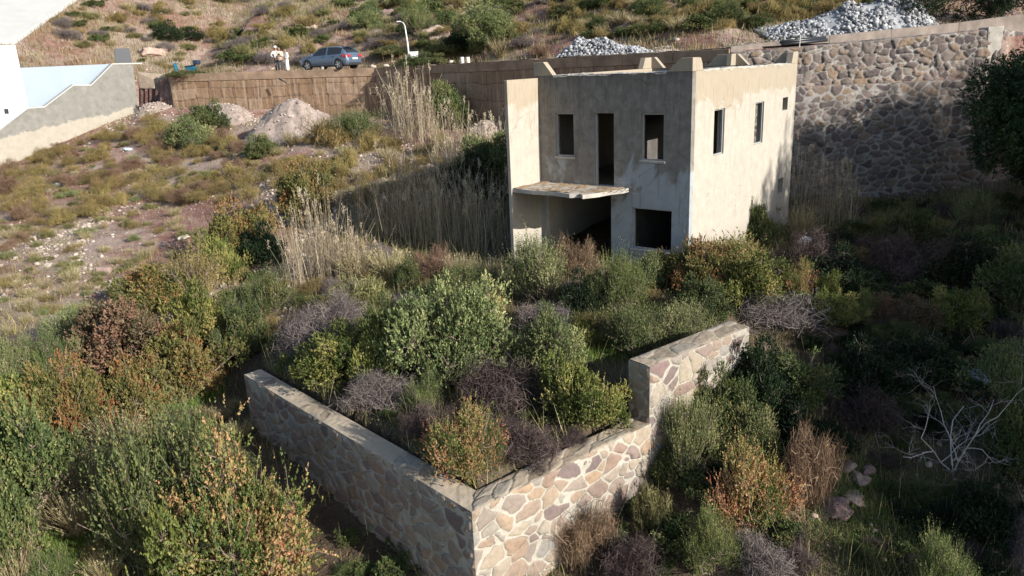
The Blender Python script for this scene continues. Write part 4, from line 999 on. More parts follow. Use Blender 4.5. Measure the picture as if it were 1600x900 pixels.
 ('lentisk', 'evergreen_shrub', 765, 215, 290, 100, 'dark green bush against the left side of the house'),
 ('dark', 'evergreen_shrub', 740, 250, 320, 110, 'shaded bush in the house shadow among the canes'),
 ('lentisk', 'evergreen_shrub', 320, 165, 215, 80, 'olive bush on the slope under the left end of the ochre wall'),
 ('lentisk', 'evergreen_shrub', 412, 212, 250, 50, 'small dark bush below the gravel mound'),
 ('grey_green', 'evergreen_shrub', 300, 185, 240, 90, 'grey olive bush left of the gravel mound'),
 # beyond the road
 ('lentisk', 'evergreen_shrub', 660, 85, 108, 70, 'dark green bush behind the pale cabinet'),
 ('lentisk', 'evergreen_shrub', 700, 62, 98, 75, 'olive bush behind the road right of the lamp post'),
 ('dark', 'evergreen_shrub', 720, 40, 90, 70, 'dark bush at the foot of the tall grey green tree'),
 ('lentisk', 'evergreen_shrub', 610, 72, 100, 65, 'green bush left of the lamp post'),
 ('bright', 'feathery_shrub', 655, 5, 60, 55, 'fresh green bush on the rocks above the lamp post'),
 ('dark', 'evergreen_shrub', 268, 35, 70, 50, 'deep green bush on the upper slope above the scooter'),
 ('dark', 'evergreen_shrub', 300, 45, 68, 40, 'smaller deep green bush beside it on the upper slope above the scooter'),
 ('tussock', 'dry_grass_tuft', 783, 55, 95, 50, 'tall blond grass tuft behind the road right of the grey green tree'),
 ('twig_brown', 'dry_shrub', 845, 70, 92, 40, 'brown round bush left of the white stone heap'),
 ('twig_grey', 'dry_shrub', 480, 85, 105, 60, 'grey dry brush behind the parked car'),
]
for q in P_:
    key, nm, px, yt, yb, wd, lab = q[:7]
    cat = {'dry_shrub': 'dry shrub', 'dry_grass_tuft': 'grass tuft'}.get(nm, 'shrub')
    plant(key, nm, px, yt, yb, wd, lab, cat, base=None if len(q) < 8 else (*q[7], float(ground_z(*q[7]))), dy=.55 if len(q) < 8 else 0)

# ---- blond grass tufts in the gully and foreground
G_ = [(195, 640, 715, 110, 'long blond grass tuft leaning over the gully under the rusty thicket'), (155, 700, 780, 110, 'blond and green grass tuft right of the big left border shrub'),
      (130, 760, 850, 110, 'pale dry grass tuft in the lower left foreground'), (30, 830, 930, 100, 'straw coloured grass tuft in the bottom left corner'),
      (290, 570, 640, 90, 'pale grass tuft on the gully edge above the dark gap'), (235, 650, 700, 90, 'silvery dry grass tuft in the middle of the gully'),
      (170, 860, 930, 90, 'dry grass tuft at the bottom edge left of the upright shrub'), (330, 560, 620, 60, 'thin tall dry grass beside the left end of the terrace wall'),
      (720, 395, 445, 60, 'dry grass tuft in front of the house shadow'), (765, 400, 450, 60, 'reddish dry grass tuft left of the wing wall'),
      (560, 385, 445, 100, 'wide pinkish dry grass tuft under the sunlit canes'), (610, 385, 440, 80, 'pale dry grass tuft right of the sunlit canes'),
      (1250, 320, 380, 60, 'brown dry grass against the back corner of the house'), (800, 765, 815, 1, '')]
for px, yt, yb, wd, lab in G_[:-1]: plant('tussock', 'dry_grass_tuft', px, yt, yb, wd, lab, 'grass tuft')

# ---- canes
R_ = [(492, 318, 440, 60, 1), (515, 300, 440, 60, 1), (540, 335, 436, 60, 1), (565, 350, 436, 50, 1), (470, 350, 448, 50, 1),
      (585, 275, 360, 56, 0), (608, 290, 372, 56, 0), (632, 255, 372, 56, 0), (655, 285, 380, 56, 0), (680, 255, 382, 56, 0), (704, 285, 385, 56, 0), (727, 260, 387, 56, 0), (750, 280, 388, 56, 0), (772, 262, 390, 50, 0), (625, 300, 345, 60, 0), (670, 290, 350, 60, 0), (715, 280, 352, 60, 0), (755, 270, 355, 60, 0), (640, 240, 330, 60, 0), (700, 240, 325, 60, 0),
      (622, 130, 205, 50, 2), (640, 112, 215, 46, 2), (655, 125, 225, 46, 2), (672, 140, 218, 40, 2), (695, 185, 250, 50, 3), (722, 170, 255, 50, 3), (748, 190, 262, 50, 3), (770, 195, 268, 50, 3), (700, 205, 285, 50, 3),
      (1250, 250, 345, 45, 4), (1272, 235, 345, 45, 4), (1296, 250, 350, 45, 4), (1320, 265, 350, 45, 4)]
RL = ['sunlit pale canes at the left end of the thicket', 'dry canes in the shadow of the house', 'tall pale canes before the ochre wall', 'straw coloured canes between ochre wall and house', 'bare stalks between house and rubble wall']
ORD = ['first', 'second', 'third', 'fourth', 'fifth', 'sixth', 'seventh', 'eighth', 'ninth', 'tenth', 'eleventh', 'twelfth', 'thirteenth', 'fourteenth', 'fifteenth', 'sixteenth']
R_.sort(); cnt_ = {}
for px, yt, yb, wd, k in R_:
    cnt_[k] = cnt_.get(k, 0)+1
    lab = RL[{0: 1, 1: 0, 2: 2, 3: 3, 4: 4}[k]]
    e = plant('reeds', 'cane_clump', px, yt, yb, wd, ORD[cnt_[k]-1]+' clump from left: '+lab, 'canes', lab, dy=.2, hmax=9)
    c = np.array(e.location); H = (aty(px, yt, c[1])[2]-c[2])*(1+.12*math.sin(px*1.7)); s_ = wd/2*(c@fw)/F/.75*(1+.2*math.sin(px*2.9))
    e.scale = (s_, s_, H/3.0)

# ---- scattered small plants, by area
rng = np.random.default_rng(77)
placed = [(*ground_at(a, b)[:2], r) for a, b, r in ((1305, 812, 1.1), (1340, 775, .9), (1350, 745, .8), (1470, 730, 1.1), (1560, 740, .6), (1258, 410, .8), (1525, 630, .8), (1380, 830, .7), (1300, 870, .6))]+[(o.location.x, o.location.y, max(o.scale[0], .3)) for o in C.objects if o.get('category') in ('shrub', 'dry shrub', 'grass tuft', 'canes')]
KIND = {'twig_brown': ('twiggy_bush', 'brown dry twiggy bush', 'dry shrub'), 'scrub': ('scrub_bush', 'brown feathery scrub bush', 'shrub'), 'tussock': ('dry_grass_tuft', 'straw dry grass tuft', 'grass tuft'), 'cushion': ('cushion_shrub', 'low yellowish cushion shrub', 'shrub'),
        'low': ('leafy_bush', 'small green leafy bush', 'shrub'), 'twig_grey': ('twiggy_bush', 'grey dry twiggy bush', 'dry shrub'), 'twig_dark': ('twiggy_bush', 'dark mauve twiggy bush', 'dry shrub'), 'dark': ('dark_bush', 'very dark green bush', 'shrub'),
        'lentisk': ('evergreen_bush', 'round evergreen bush', 'shrub'), 'heather': ('wispy_bush', 'brown-green wispy bush', 'shrub'), 'upright': ('upright_bush', 'green bush with upright sprigs', 'shrub'), 'uprightgrey': ('upright_bush', 'grey-green bush with upright sprigs', 'shrub'), 'grey_green': ('sage_bush', 'sage green bush', 'shrub')}
def scatter(poly, n, kinds, area, size, hr, mind=.6):
    """rejection scatter inside a pixel polygon projected on the ground; the label says which part of the area"""
    poly = np.array(poly, float); x0, y0 = poly.min(0); x1, y1 = poly.max(0); k = 0; tries = 0
    while k < n and tries < n*30:
        tries += 1; px = rng.uniform(x0, x1); py = rng.uniform(y0, y1); ins = False; j = len(poly)-1
        for i in range(len(poly)):
            if (poly[i, 1] > py) != (poly[j, 1] > py) and px < (poly[j, 0]-poly[i, 0])*(py-poly[i, 1])/(poly[j, 1]-poly[i, 1])+poly[i, 0]: ins = not ins
            j = i
        if not ins: continue
        g = ground_at(px, py); s_ = rng.uniform(*size)
        if in_yard(g[0], g[1]): continue
        if abs(g[1]-wall_y(g[0])) < .3+s_ or wall_y(g[0])+.2 < g[1] < wall_y(g[0])+7.4+s_*.5: continue
        if any((g[0]-a)**2+(g[1]-b)**2 < (mind*s_+.55*c)**2 for a, b, c in placed): continue
        placed.append((g[0], g[1], s_)); key = kinds[rng.integers(len(kinds))]; lst = LIB[key]; me = lst[rng.integers(len(lst))][0]; nm, desc, cat = KIND[key]
        o = bpy.data.objects.new(nm, me); C.objects.link(o); o.location = (g[0], g[1], g[2]-.04); o.rotation_euler = (rng.normal()*.08, rng.normal()*.08, rng.uniform(0, 6.28))
        o.scale = (s_*rng.uniform(.8, 1.25), s_, s_*rng.uniform(*hr))
        sz = 'larger ' if s_ > (size[0]+size[1])/2 else 'smaller '; where = ('upper', 'lower')[int(py > (y0+y1)/2)]+' '+('left', 'middle', 'right')[min(2, int((px-x0)/(x1-x0)*3))]
        tag(o, sz+desc+' '+area+', '+where+' part', cat, desc+' '+area); k += 1
LEFT = [(0, 265), (240, 190), (430, 240), (560, 230), (470, 260), (330, 330), (300, 390), (180, 460), (100, 520), (0, 530)]
scatter(LEFT, 70, ['cushion'], 'on the stony left slope', (.2, .42), (.6, .9))
scatter([(0, 265), (240, 185), (420, 240), (400, 320), (200, 320), (0, 400)], 105, ['scrub', 'heather', 'heather', 'twig_brown'], 'on the upper left slope', (.45, .95), (.75, 1.15))
scatter(LEFT, 60, ['tussock'], 'on the stony left slope', (.25, .55), (.7, 1.1))
scatter(LEFT, 26, ['uprightgrey', 'heather'], 'on the stony left slope', (.25, .5), (.7, 1.0))
MID = [(430, 230), (600, 190), (780, 230), (780, 280), (560, 320), (420, 300)]
scatter(MID, 60, ['scrub', 'tussock', 'heather'], 'between gravel mound and canes', (.5, .95), (.7, 1.1))
scatter([(380, 430), (600, 400), (800, 440), (1000, 470), (1100, 500), (960, 560), (700, 470), (450, 600), (370, 540)], 60, ['low', 'scrub', 'heather', 'upright', 'twig_grey'], 'between house and terrace', (.3, .6), (.7, 1.1), .4)
scatter([(480, 590), (720, 480), (900, 560), (960, 670), (750, 750)], 75, ['twig_dark', 'low', 'twig_dark', 'upright'], 'on the terrace', (.2, .42), (.5, .9), .2)
scatter([(1010, 620), (1300, 520), (1600, 460), (1600, 900), (880, 900)], 75, ['dark', 'low', 'twig_dark', 'lentisk'], 'on the shaded slope', (.3, .65), (.6, 1.0), .5)
scatter([(1240, 320), (1600, 320), (1600, 520), (1300, 500), (1200, 470)], 55, ['dark', 'scrub', 'low', 'twig_dark'], 'below the rubble wall', (.4, .8), (.6, 1.0), .5)
scatter([(0, 600), (260, 620), (380, 600), (380, 760), (200, 900), (0, 900)], 30, ['low', 'tussock', 'tussock', 'scrub'], 'in the left gully', (.25, .5), (.6, 1.0), .4)
scatter([(560, 780), (740, 905), (520, 905)], 8, ['low', 'upright'], 'at the terrace wall foot', (.25, .5), (.6, 1.0), .4)
HILL = [(120, 0), (880, 0), (880, 84), (440, 98), (210, 108), (215, 70), (30, 85)]
scatter(HILL, 150, ['scrub', 'tussock', 'cushion', 'scrub', 'low', 'twig_grey'], 'on the hillside above the car', (.5, 1.3), (.5, .9), .45)
scatter([(880, 0), (1400, 0), (1180, 45), (900, 62)], 110, ['scrub', 'tussock', 'scrub', 'low', 'lentisk'], 'on the hillside above the white heaps', (.5, 1.2), (.6, 1.0), .4)
scatter([(560, 0), (800, 0), (800, 85), (590, 90)], 26, ['lentisk', 'grey_green', 'low'], 'among rocks by the lamp post', (.9, 1.7), (.7, 1.0), .6)

# ---- trees: tapered trunk, limbs and a crown of leaf clusters
def make_tree(name, base, h, r, key_mat, label, seed, cat='tree', trunk_h=.3, leaf=.034, sprigs=5200, group=None, nl=70):
    rng = np.random.default_rng(seed); e = empty(name, base, 0, label, cat, group)
    lc = unit(rng.normal(size=(nl, 3)))*(rng.uniform(.2, 1, nl)**.5)[:, None]*np.array([.82, .82, .82]); lr_ = rng.uniform(.14, .26, nl)
    n = sprigs; k = rng.integers(0, nl, n); d = unit(rng.normal(size=(n, 3))); root = lc[k]+d*(lr_[k]*rng.uniform(.3, 1, n)**.5)[:, None]
    ax = unit(d+rng.normal(size=(n, 3))*.4+np.array([0, 0, .4])); per = 9; t = np.tile(np.linspace(0, 1, per), (n, 1)); c = (root[:, None]+ax[:, None]*(.10*t)[..., None]).reshape(-1, 3)
    c = c*np.array([r, r, h*(1-trunk_h)/2])+np.array([0, 0, h*(1+trunk_h)/2])
    A = np.repeat(ax, per, 0); U = unit(np.cross(A, rng.normal(size=A.shape))*.8+A*.6); sz = leaf*r*.55*rng.uniform(.6, 1.4, len(c)); c = c+U*sz[:, None]*.6
    V_ = unit(np.cross(U, rng.normal(size=U.shape))); lv = np.clip(np.repeat(.45+.2*rng.normal(size=nl)[k], per)+rng.normal(size=len(c))*.1, .01, .99)
    V, Q, L = quads(c, U*sz[:, None], V_*(sz*.42)[:, None], lv); link('crown', mesh_np('crown', V, Q, {'lr': L}), MAT[key_mat], e)
    b = MB(); tr = .045*h; top = np.array([rng.normal()*.1, rng.normal()*.1, h*(.35+trunk_h*.5)]); b.tube([(0, 0, -.3), top*.5+rng.normal(size=3)*.05, top], [tr, tr*.75, tr*.5], 8); b.build('trunk', MAT['bark'], e, True)
    b = MB()
    for q in lc[::2]:
        q = q*np.array([r, r, h*(1-trunk_h)/2])+np.array([0, 0, h*(1+trunk_h)/2]); b.tube([top*rng.uniform(.6, 1), (top+q)/2+rng.normal(size=3)*.12, q], [tr*.35, tr*.2, tr*.06], 5, False)
    b.build('limbs', MAT['bark'], e, True); return e
g = ground_at(757, 92); make_tree('grey_green_tree', g+np.array([0, .8, 0]), aty(757, -5, g[1]+.8)[2]-g[2], 2.3, 'grey_green', 'tall grey green bushy tree rising behind the road right of the lamp post', 501, trunk_h=.12)
gt = lambda x, y: np.array([x, y, float(ground_z(x, y))])
make_tree('broad_evergreen_tree', gt(20.0, 28.2), 6.6, 3.1, 'pine', 'large dense dark evergreen tree at the right border before the rubble stone wall', 502, trunk_h=.08, sprigs=9000, nl=90)
make_tree('broad_evergreen_tree', gt(19.5, 23.5), 4.6, 2.3, 'pine', 'lower dark evergreen tree in front of the large one at the right border', 503, trunk_h=.08, sprigs=6000)
g = aty(1180, 5, 60)
for i, (x, y, h, r, lab) in enumerate(((22.5, 43.5, 3.4, 2.2, 'dark tree behind the bigger white stone heap'), (26.5, 43, 4.0, 2.5, 'dark tree in the top right corner above the road'), (31, 44, 4.6, 2.8, 'dark tree furthest right in the top corner'),
        (17.5, 52, 3.6, 2.4, 'dark tree in the shaded hollow above the road between the stone heaps'), (22, 53, 4.2, 2.6, 'dark tree on the hillside right of the shaded hollow'))):
    make_tree('hillside_tree', gt(x, y), h, r, 'dark', lab, 510+i, trunk_h=.1, sprigs=3000, nl=40)
# the grove on the right bank that throws the big shade (unseen, heights shaped to the shade's outline)
for i, (x, y, h, r) in enumerate(GROVE):
    make_tree('grove_tree', gt(x, y), h, r, 'dark', 'dark evergreen tree of the grove on the bank beyond the right border', 530+i, trunk_h=.12, sprigs=2600, nl=40, leaf=.06, group='grove on the right bank')

# dead pale tree
def dead_tree():
    rng = np.random.default_rng(41); b0 = ground_at(1490, 735); e = empty('dead_tree', b0, 0, 'bare pale leafless tree spreading its branches in the shade on the right', 'dead tree')
    tr = MB(); br = MB(); 
    def grow(p, d, L, r, lev, mbx):
        p = np.array(p); pts = [p]; rr = [r]; k = 4
        for i in range(k):
            d = unit(d+rng.normal(size=3)*.2+np.array([0, 0, .02])); p = p+d*L/k; pts.append(p); rr.append(r*(1-.55*(i+1)/k))
        mbx.tube(pts, rr, 5 if lev < 3 else 3, False)
        if lev < 6:
            for j in range(2+(lev < 4)*(rng.random() < .8)+(rng.random() < .4)):
                i = rng.integers(1, k+1); nd = unit(d+rng.normal(size=3)*.62); nd[2] = nd[2]*.8; grow(pts[i], unit(nd), L*rng.uniform(.5, .78), rr[i]*.78, lev+1, br)
    for dx in ((-.7, .1, .75), (.75, .2, .5), (.1, .5, .9), (-.25, -.3, .7)): grow((0, 0, -.05), unit(np.array(dx)), .8, .0115, 1, tr)
    tr.build('trunk', MAT['deadwood'], e, True); br.build('branches', MAT['deadwood'], e, True); e.scale = (1.7, 1.7, 1.9)
dead_tree()

# ================================================================ GROUND COVER (nobody could count it)
def blades(name, n, region, h, wd, mat, label_kind, seed, lean=.5):
    rng = np.random.default_rng(seed); pts = []; tot = 0
    x0, x1, y0, y1 = region[:4]
    while tot < n:
        x = rng.uniform(x0, x1, n*2); y = rng.uniform(y0, y1, n*2); m_ = region[4](x, y) > rng.uniform(0, 1, n*2)
        vis = (np.abs(x) < .78*y+3); m_ &= vis; pts.append(np.stack([x[m_], y[m_]], -1)); tot += m_.sum()
        if len(pts) > 30: break
    p = np.concatenate(pts)[:n]; n = len(p); z = ground_z(p[:, 0], p[:, 1]); a = rng.uniform(0, 6.283, n); hh = rng.uniform(*h, n); ww = rng.uniform(*wd, n); l = lean*hh*rng.uniform(0, 1.3, n); a2 = rng.uniform(0, 6.283, n)
    P0 = np.stack([p[:, 0], p[:, 1], z-.03], -1); s_ = np.stack([np.cos(a), np.sin(a), 0*a], -1)*ww[:, None]; t_ = np.stack([np.cos(a2)*l, np.sin(a2)*l, hh], -1)
    V = np.stack([P0-s_, P0+s_, P0+t_], 1).reshape(-1, 3); lr_ = np.clip(.45+.35*fbm(p[:, 0]*.5, p[:, 1]*.5, seed, 3)+.2*rng.normal(size=n), .01, .99)
    o = link(name, mesh_np(name, V, np.arange(n*3).reshape(n, 3), {'lr': lr_}), MAT[mat]); tag(o, kind='stuff'); return o
def litter(name, n, region, size, mat, seed, zr=(0, .25)):
    """low leafy ground cover: loose leaves on short stems"""
    rng = np.random.default_rng(seed); x0, x1, y0, y1, fn = region; x = rng.uniform(x0, x1, n*4); y = rng.uniform(y0, y1, n*4)
    m_ = (fn(x, y) > rng.uniform(0, 1, n*4)) & (np.abs(x) < .78*y+3); x = x[m_][:n]; y = y[m_][:n]; n = len(x)
    hz = zr[1]*np.clip(.5+1.2*fbm(x*.9, y*.9, seed+1, 3), .05, 1.4)*rng.uniform(0, 1, n)
    c = np.stack([x, y, ground_z(x, y)+hz], -1); U = unit(rng.normal(size=(n, 3))+np.array([0, 0, .5]))*rng.uniform(*size, n)[:, None]; V_ = unit(np.cross(U, rng.normal(size=(n, 3))))*rng.uniform(*size, n)[:, None]*.45
    lr_ = np.clip(.45+.35*fbm(x*.7, y*.7, seed+2, 3)+.15*rng.normal(size=n), .01, .99); V, Q, L = quads(c, U, V_, lr_)
    o = link(name, mesh_np(name, V, Q, {'lr': L}), MAT[mat]); tag(o, kind='stuff')
def in_house(x, y):
    u = (x-H0[0])*E1[0]+(y-H0[1])*E1[1]; v = (x-H0[0])*E2[0]+(y-H0[1])*E2[1]; return (u > -.1) & (u < 5.7) & (v > -.1) & (v < 8.4)
def on_wall(x, y):
    r = (inner_w(x, y) > .02) & (inner_w(x, y) < .98) & (y < 18)
    s = np.abs((x-Pa[0])*(-(Pb-Pa)[1])+(y-Pa[1])*(Pb-Pa)[0])/np.linalg.norm(Pb-Pa) < .7
    return r | (s & (x > 2) & (x < 5.6)) | (np.abs(y-wall_y(x)-.2) < .8)
def dens_low(x, y):
    d = np.clip(.55+1.3*fbm(x*.35, y*.35, 61, 4), 0, 1); return np.where((y < wall_y(x)) & ~in_house(x, y) & ~on_wall(x, y), d, 0)
def dens_left(x, y): return dens_low(x, y)*np.clip(bare_w(x, y)*1.0, 0, 1)
def dens_veg(x, y): return dens_low(x, y)*np.clip(1.15-bare_w(x, y), 0, 1)
def dens_hill(x, y):
    d = np.clip(.6+1.2*fbm(x*.16, y*.16, 64, 4), 0, 1); return np.where((y > wall_y(x)+7.5) & ~in_yard(x, y), d, 0)
blades('dry_grass', 20000, (-34, 4, 20, 57, dens_left), (.08, .34), (.006, .013), 'mixgrass', '', 601, .6)
blades('hillside_grass', 170000, (-50, 60, 38, 105, dens_hill), (.2, .7), (.012, .03), 'hillgrass', '', 602, .5)
blades('weedy_stalks', 9000, (-20, 24, 7, 36, dens_veg), (.3, .85), (.004, .008), 'straw', '', 631, .45)
blades('undergrowth_grass', 70000, (-20, 24, 7, 34, dens_veg), (.08, .42), (.004, .009), 'mixgrass', '', 603, .6)
litter('undergrowth', 110000, (-20, 26, 7, 34, dens_veg), (.012, .03), 'lentisk', 604, (0, .32))
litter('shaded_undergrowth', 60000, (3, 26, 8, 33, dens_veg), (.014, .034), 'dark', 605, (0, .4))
litter('hillside_scrub_leaves', 60000, (-50, 60, 40, 105, dens_hill), (.03, .07), 'heather', 606, (0, .4))
litter('dry_litter', 60000, (-34, 8, 14, 50, dens_low), (.012, .03), 'drygrey', 607, (0, .12))
# the sunlit patch of fresh grass behind the terrace and small ones in the gully
def patch(cx, cy, r): return lambda x, y: np.clip(1.3-np.hypot(x-cx, y-cy)/r, 0, 1)*(~on_wall(x, y))
for i, (px, py, r) in enumerate(((910, 535, 1.2), (905, 500, .9), (90, 890, .9), (300, 610, .8), (1400, 820, 1.6))):
    g = ground_at(px, py); blades('fresh_grass', 9000, (g[0]-r*1.3, g[0]+r*1.3, g[1]-r*1.3, g[1]+r*1.3, patch(g[0], g[1], r)), (.06, .2), (.005, .01), 'grass', '', 620+i, .5)

# ---- stones
def rock_verts(rng, s, k=2, squash=.7, rough=.35):
    bm = bmesh.new(); bmesh.ops.create_icosphere(bm, subdivisions=k, radius=1); V = np.array([v.co for v in bm.verts]); Q = np.array([[v.index for v in f.verts] for f in bm.faces]); bm.free()
    # cut by random planes for flat facets
    for i in range(9):
        n = unit(rng.normal(size=3)); d = rng.uniform(.45, .85); pr = V@n; V = V-np.outer(np.maximum(pr-d, 0), n)
    if k > 1: V = V*(1+.45*fbm(V[:, 0]*1.9+s, V[:, 1]*1.7+V[:, 2], 7, 3)+.12*np.abs(fbm(V[:, 2]*4, V[:, 0]*4+V[:, 1]*3, 8, 3)))[:, None]
    V = V*(1+rough*.3*rng.normal(size=(len(V), 1))*.4)*np.array([1, rng.uniform(.6, 1), squash*rng.uniform(.7, 1.1)]); a = rng.uniform(0, 6.28); c_, s_ = math.cos(a), math.sin(a)
    V = V@np.array([[c_, -s_, 0], [s_, c_, 0], [0, 0, 1]]); return V*s, Q
def stonemat(name, stops, bump=.02):
    m, t, b = new_mat(name); g = NG(t); p = g.pos(); n1 = g.noise(p, 3, 7, .7); n2 = g.noise(p, 22, 5, .7)
    c = g.ramp(g.math('ADD', g.math('MULTIPLY', n1, .7), g.math('MULTIPLY', g.attr('lr'), .5)), stops); c = g.mix(g.ramp(n2, [(.45, 0), (.8, .5)]), c, (.05, .04, .04))
    g.L(c, b.inputs['Base Color']); b.inputs['Roughness'].default_value = .95; b.inputs['Specular IOR Level'].default_value = .15; g.bump(n2, .6, bump, b); return m
MAT['rock'] = stonemat('purple_rock', [(.2, (.13, .08, .08)), (.5, (.27, .18, .16)), (.8, (.45, .34, .28))])
MAT['palerock'] = stonemat('pale_rock', [(.2, (.22, .17, .14)), (.6, (.36, .3, .25)), (.9, (.55, .49, .42))])
MAT['marble'] = stonemat('white_marble_rubble', [(.2, (.10, .10, .11)), (.45, (.23, .235, .25)), (.7, (.38, .385, .395)), (.92, (.56, .56, .55))])
MAT['mauvestone'] = stonemat('mauve_rubble', [(.2, (.2, .145, .13)), (.5, (.33, .26, .225)), (.8, (.5, .42, .36))])
def stones(name, pts, sizes, mat, seed, k=1, squash=.7):
    rng = np.random.default_rng(seed); V = []; Q = []; L = []; n = 0; lib = [rock_verts(rng, 1, k, squash) for _ in range(10)]
    for p, s_ in zip(pts, sizes):
        v, q = lib[rng.integers(10)]; a = rng.uniform(0, 6.28); R = np.array(Matrix.Rotation(a, 3, 'Z') @ Matrix.Rotation(rng.normal()*.5, 3, 'X')); V.append(v@R.T*s_+p); Q.append(q+n); n += len(v); L.append(np.full(len(q), rng.uniform(0, 1)))
    return link(name, mesh_np(name, np.concatenate(V), np.concatenate(Q), {'lr': np.concatenate(L)}), MAT[mat])
rng = np.random.default_rng(9)
def scatter_pts(n, region, fn):
    x = rng.uniform(region[0], region[1], n*6); y = rng.uniform(region[2], region[3], n*6); m_ = (fn(x, y) > rng.uniform(0, 1, n*6)) & (np.abs(x) < .78*y+3); x = x[m_][:n]; y = y[m_][:n]
    return np.stack([x, y, ground_z(x, y)], -1)
def fstone(x, y): return np.where((y < wall_y(x)-.3) & ~in_house(x, y) & ~on_wall(x, y), bare_w(x, y)*np.clip(-.15+3*fbm(x*.3+9, y*.3, 71, 4), .04, 1), 0)
p = scatter_pts(4200, (-34, 0, 20, 56), fstone); tag(stones('stony_scree', p, .025+.15*rng.random(len(p))**4, 'palerock', 11), kind='stuff')
p = scatter_pts(4200, (-34, 0, 20, 56), fstone); tag(stones('purple_scree', p, .025+.15*rng.random(len(p))**4, 'mauvestone', 12), kind='stuff')
p = scatter_pts(1300, (-50, 50, 40, 100), lambda x, y: np.where(y > wall_y(x)+7, np.clip(.1+2*fbm(x*.15, y*.15, 72, 4), 0, 1), 0)); tag(stones('hillside_stones', p, .06+.3*rng.random(len(p))**3, 'palerock', 13), kind='stuff')
p = scatter_pts(260, (4, 16, 8, 17), lambda x, y: np.where(~on_wall(x, y), .6, 0)); tag(stones('shaded_scree', p, .03+.1*rng.random(len(p))**2, 'rock', 14), kind='stuff')
# boulders one can tell apart
def boulder(px, py, wpx, label, mat='rock', seed=0, squash=.7, up=0):
    g = ground_at(px, py) ; s_ = (1.15 if py < 120 else 1.35)*wpx/2*(g@fw)/F; r2 = np.random.default_rng(seed+int(px)); v, q = rock_verts(r2, s_, 4, squash*.75); me = mesh_np('boulder', v, q, {'lr': np.full(len(q), r2.uniform(0, 1))})
    o = link('boulder', me, MAT[mat]); o.location = tuple(g+np.array([0, s_*.5, s_*.15+up])); tag(o, label, 'boulder')
for a in ((1305, 812, 66, 'largest purple boulder on the dark slope right of the brown dead bush'), (1335, 790, 34, 'flat purple rock just right of the largest purple boulder'), (1345, 755, 34, 'dull grey-purple rock above the largest purple boulder'),
          (1358, 740, 26, 'smaller grey rock directly above the dull grey-purple one'), (1292, 770, 16, 'small pink rock left above the largest purple boulder'), (1325, 738, 30, 'half buried bluish rock left of the rocks above the big purple boulder'),
          (1210, 895, 40, 'mauve rock at the bottom edge right of the grey dry shrub'), (605, 34, 62, 'big pinkish rock outcrop left above the lamp head'), (583, 62, 48, 'pale sandy outcrop left of the lamp post'),
          (690, 62, 60, 'reddish brown crag right of the lamp post'), (716, 34, 44, 'dark crag beside the reddish brown one'), (558, 34, 12, 'pale round stone on the upper slope above the car'), (698, 20, 50, 'dark rock ledge near the top, left of the tall tree'),
          (484, 48, 40, 'grey brown rock above the parked car'), (232, 88, 44, 'broken pink rock heap right of the dark panel'), (1065, 42, 10, 'lone sandy rock above the white stones'), (72, 300, 12, 'pale stone on the left slope below the grey wall'),
          (162, 428, 26, 'flat whitish rock in the middle of the left slope'), (180, 410, 22, 'pale flat stone above the flat whitish rock'), (72, 418, 14, 'small white stone left of the flat whitish rock'), (60, 518, 14, 'sandy stone at the lower edge of the left slope'),
          (345, 278, 14, 'pale rock on the slope below the gravel mound'), (285, 375, 16, 'white stone at the upper edge of the thicket')):
    pale = 'pal' in a[3] or 'white' in a[3] or 'sandy' in a[3]
    boulder(*a, mat='palerock' if pale else 'rock')
# heaps
def heap(name, px0, px1, py, h, n, size, mat, label, seed, depth=1.6, skewx=0):
    a = ground_at(px0, py); b = ground_at(px1, py); return a, b
def heap_at(name, A, B, prof, depth, n, size, mat, label, seed, cat):
    """rubble heap between plan points A and B; prof: heights along it"""
    r2 = np.random.default_rng(seed); A = np.array(A, float); B = np.array(B, float); d = B-A; L = np.linalg.norm(d); d /= L; nn = np.array([-d[1], d[0]])
    t = r2.uniform(0, 1, n); s_ = r2.uniform(-1, 1, n); s_ = s_*(1+.25*(r2.random(n) < .12)); hh = np.clip(np.interp(t, np.linspace(0, 1, len(prof)), prof)*(1-np.abs(s_)**1.4)*(1+.45*fbm(t*L*.9, s_*1.5, seed, 3)), 0, 9); P2 = A+d*(t*L)[:, None]+nn*(s_*depth)[:, None]
    z0 = ground_z(P2[:, 0], P2[:, 1])+hh; e = empty(name, (*(A+B)/2, float(ground_z(*((A+B)/2)))), 0, label, cat)
    sz = size[0]+(size[1]-size[0])*r2.random(n)**1.6; o = stones('loose_stones', np.stack([P2[:, 0], P2[:, 1], z0], -1)-np.array(e.location), sz, mat, seed, 1, .8); tag(o, kind='stuff'); o.parent = e
    # solid core
    T_, S2 = np.meshgrid(np.linspace(0, 1, 40), np.linspace(-1, 1, 16)); H2 = np.interp(T_, np.linspace(0, 1, len(prof)), prof)*(1-np.abs(S2)**1.4)-.12
    X2 = A[0]+d[0]*T_*L+nn[0]*S2*depth; Y2 = A[1]+d[1]*T_*L+nn[1]*S2*depth; Zc = ground_z(X2, Y2)+H2+.06*fbm(X2*2, Y2*2, seed, 3); I = np.arange(640).reshape(16, 40)
    link('core', mesh_np('core', np.stack([X2, Y2, Zc], -1).reshape(-1, 3)-np.array(e.location), np.stack([I[:-1, :-1], I[:-1, 1:], I[1:, 1:], I[1:, :-1]], -1).reshape(-1, 4), {'lr': np.full(39*15, .5)}, True), MAT[mat], e)
    return e
h1a = aty(878, 80, 43.6); h1b = aty(1020, 72, 41.5)
heap_at('white_stone_heap', h1a[:2], h1b[:2], [.3, 1.0, .75, .85, .7, .45, .1], 1.1, 1700, (.04, .19), 'marble', 'lower heap of broken white marble lumps by the road behind the house', 31, 'stone heap')
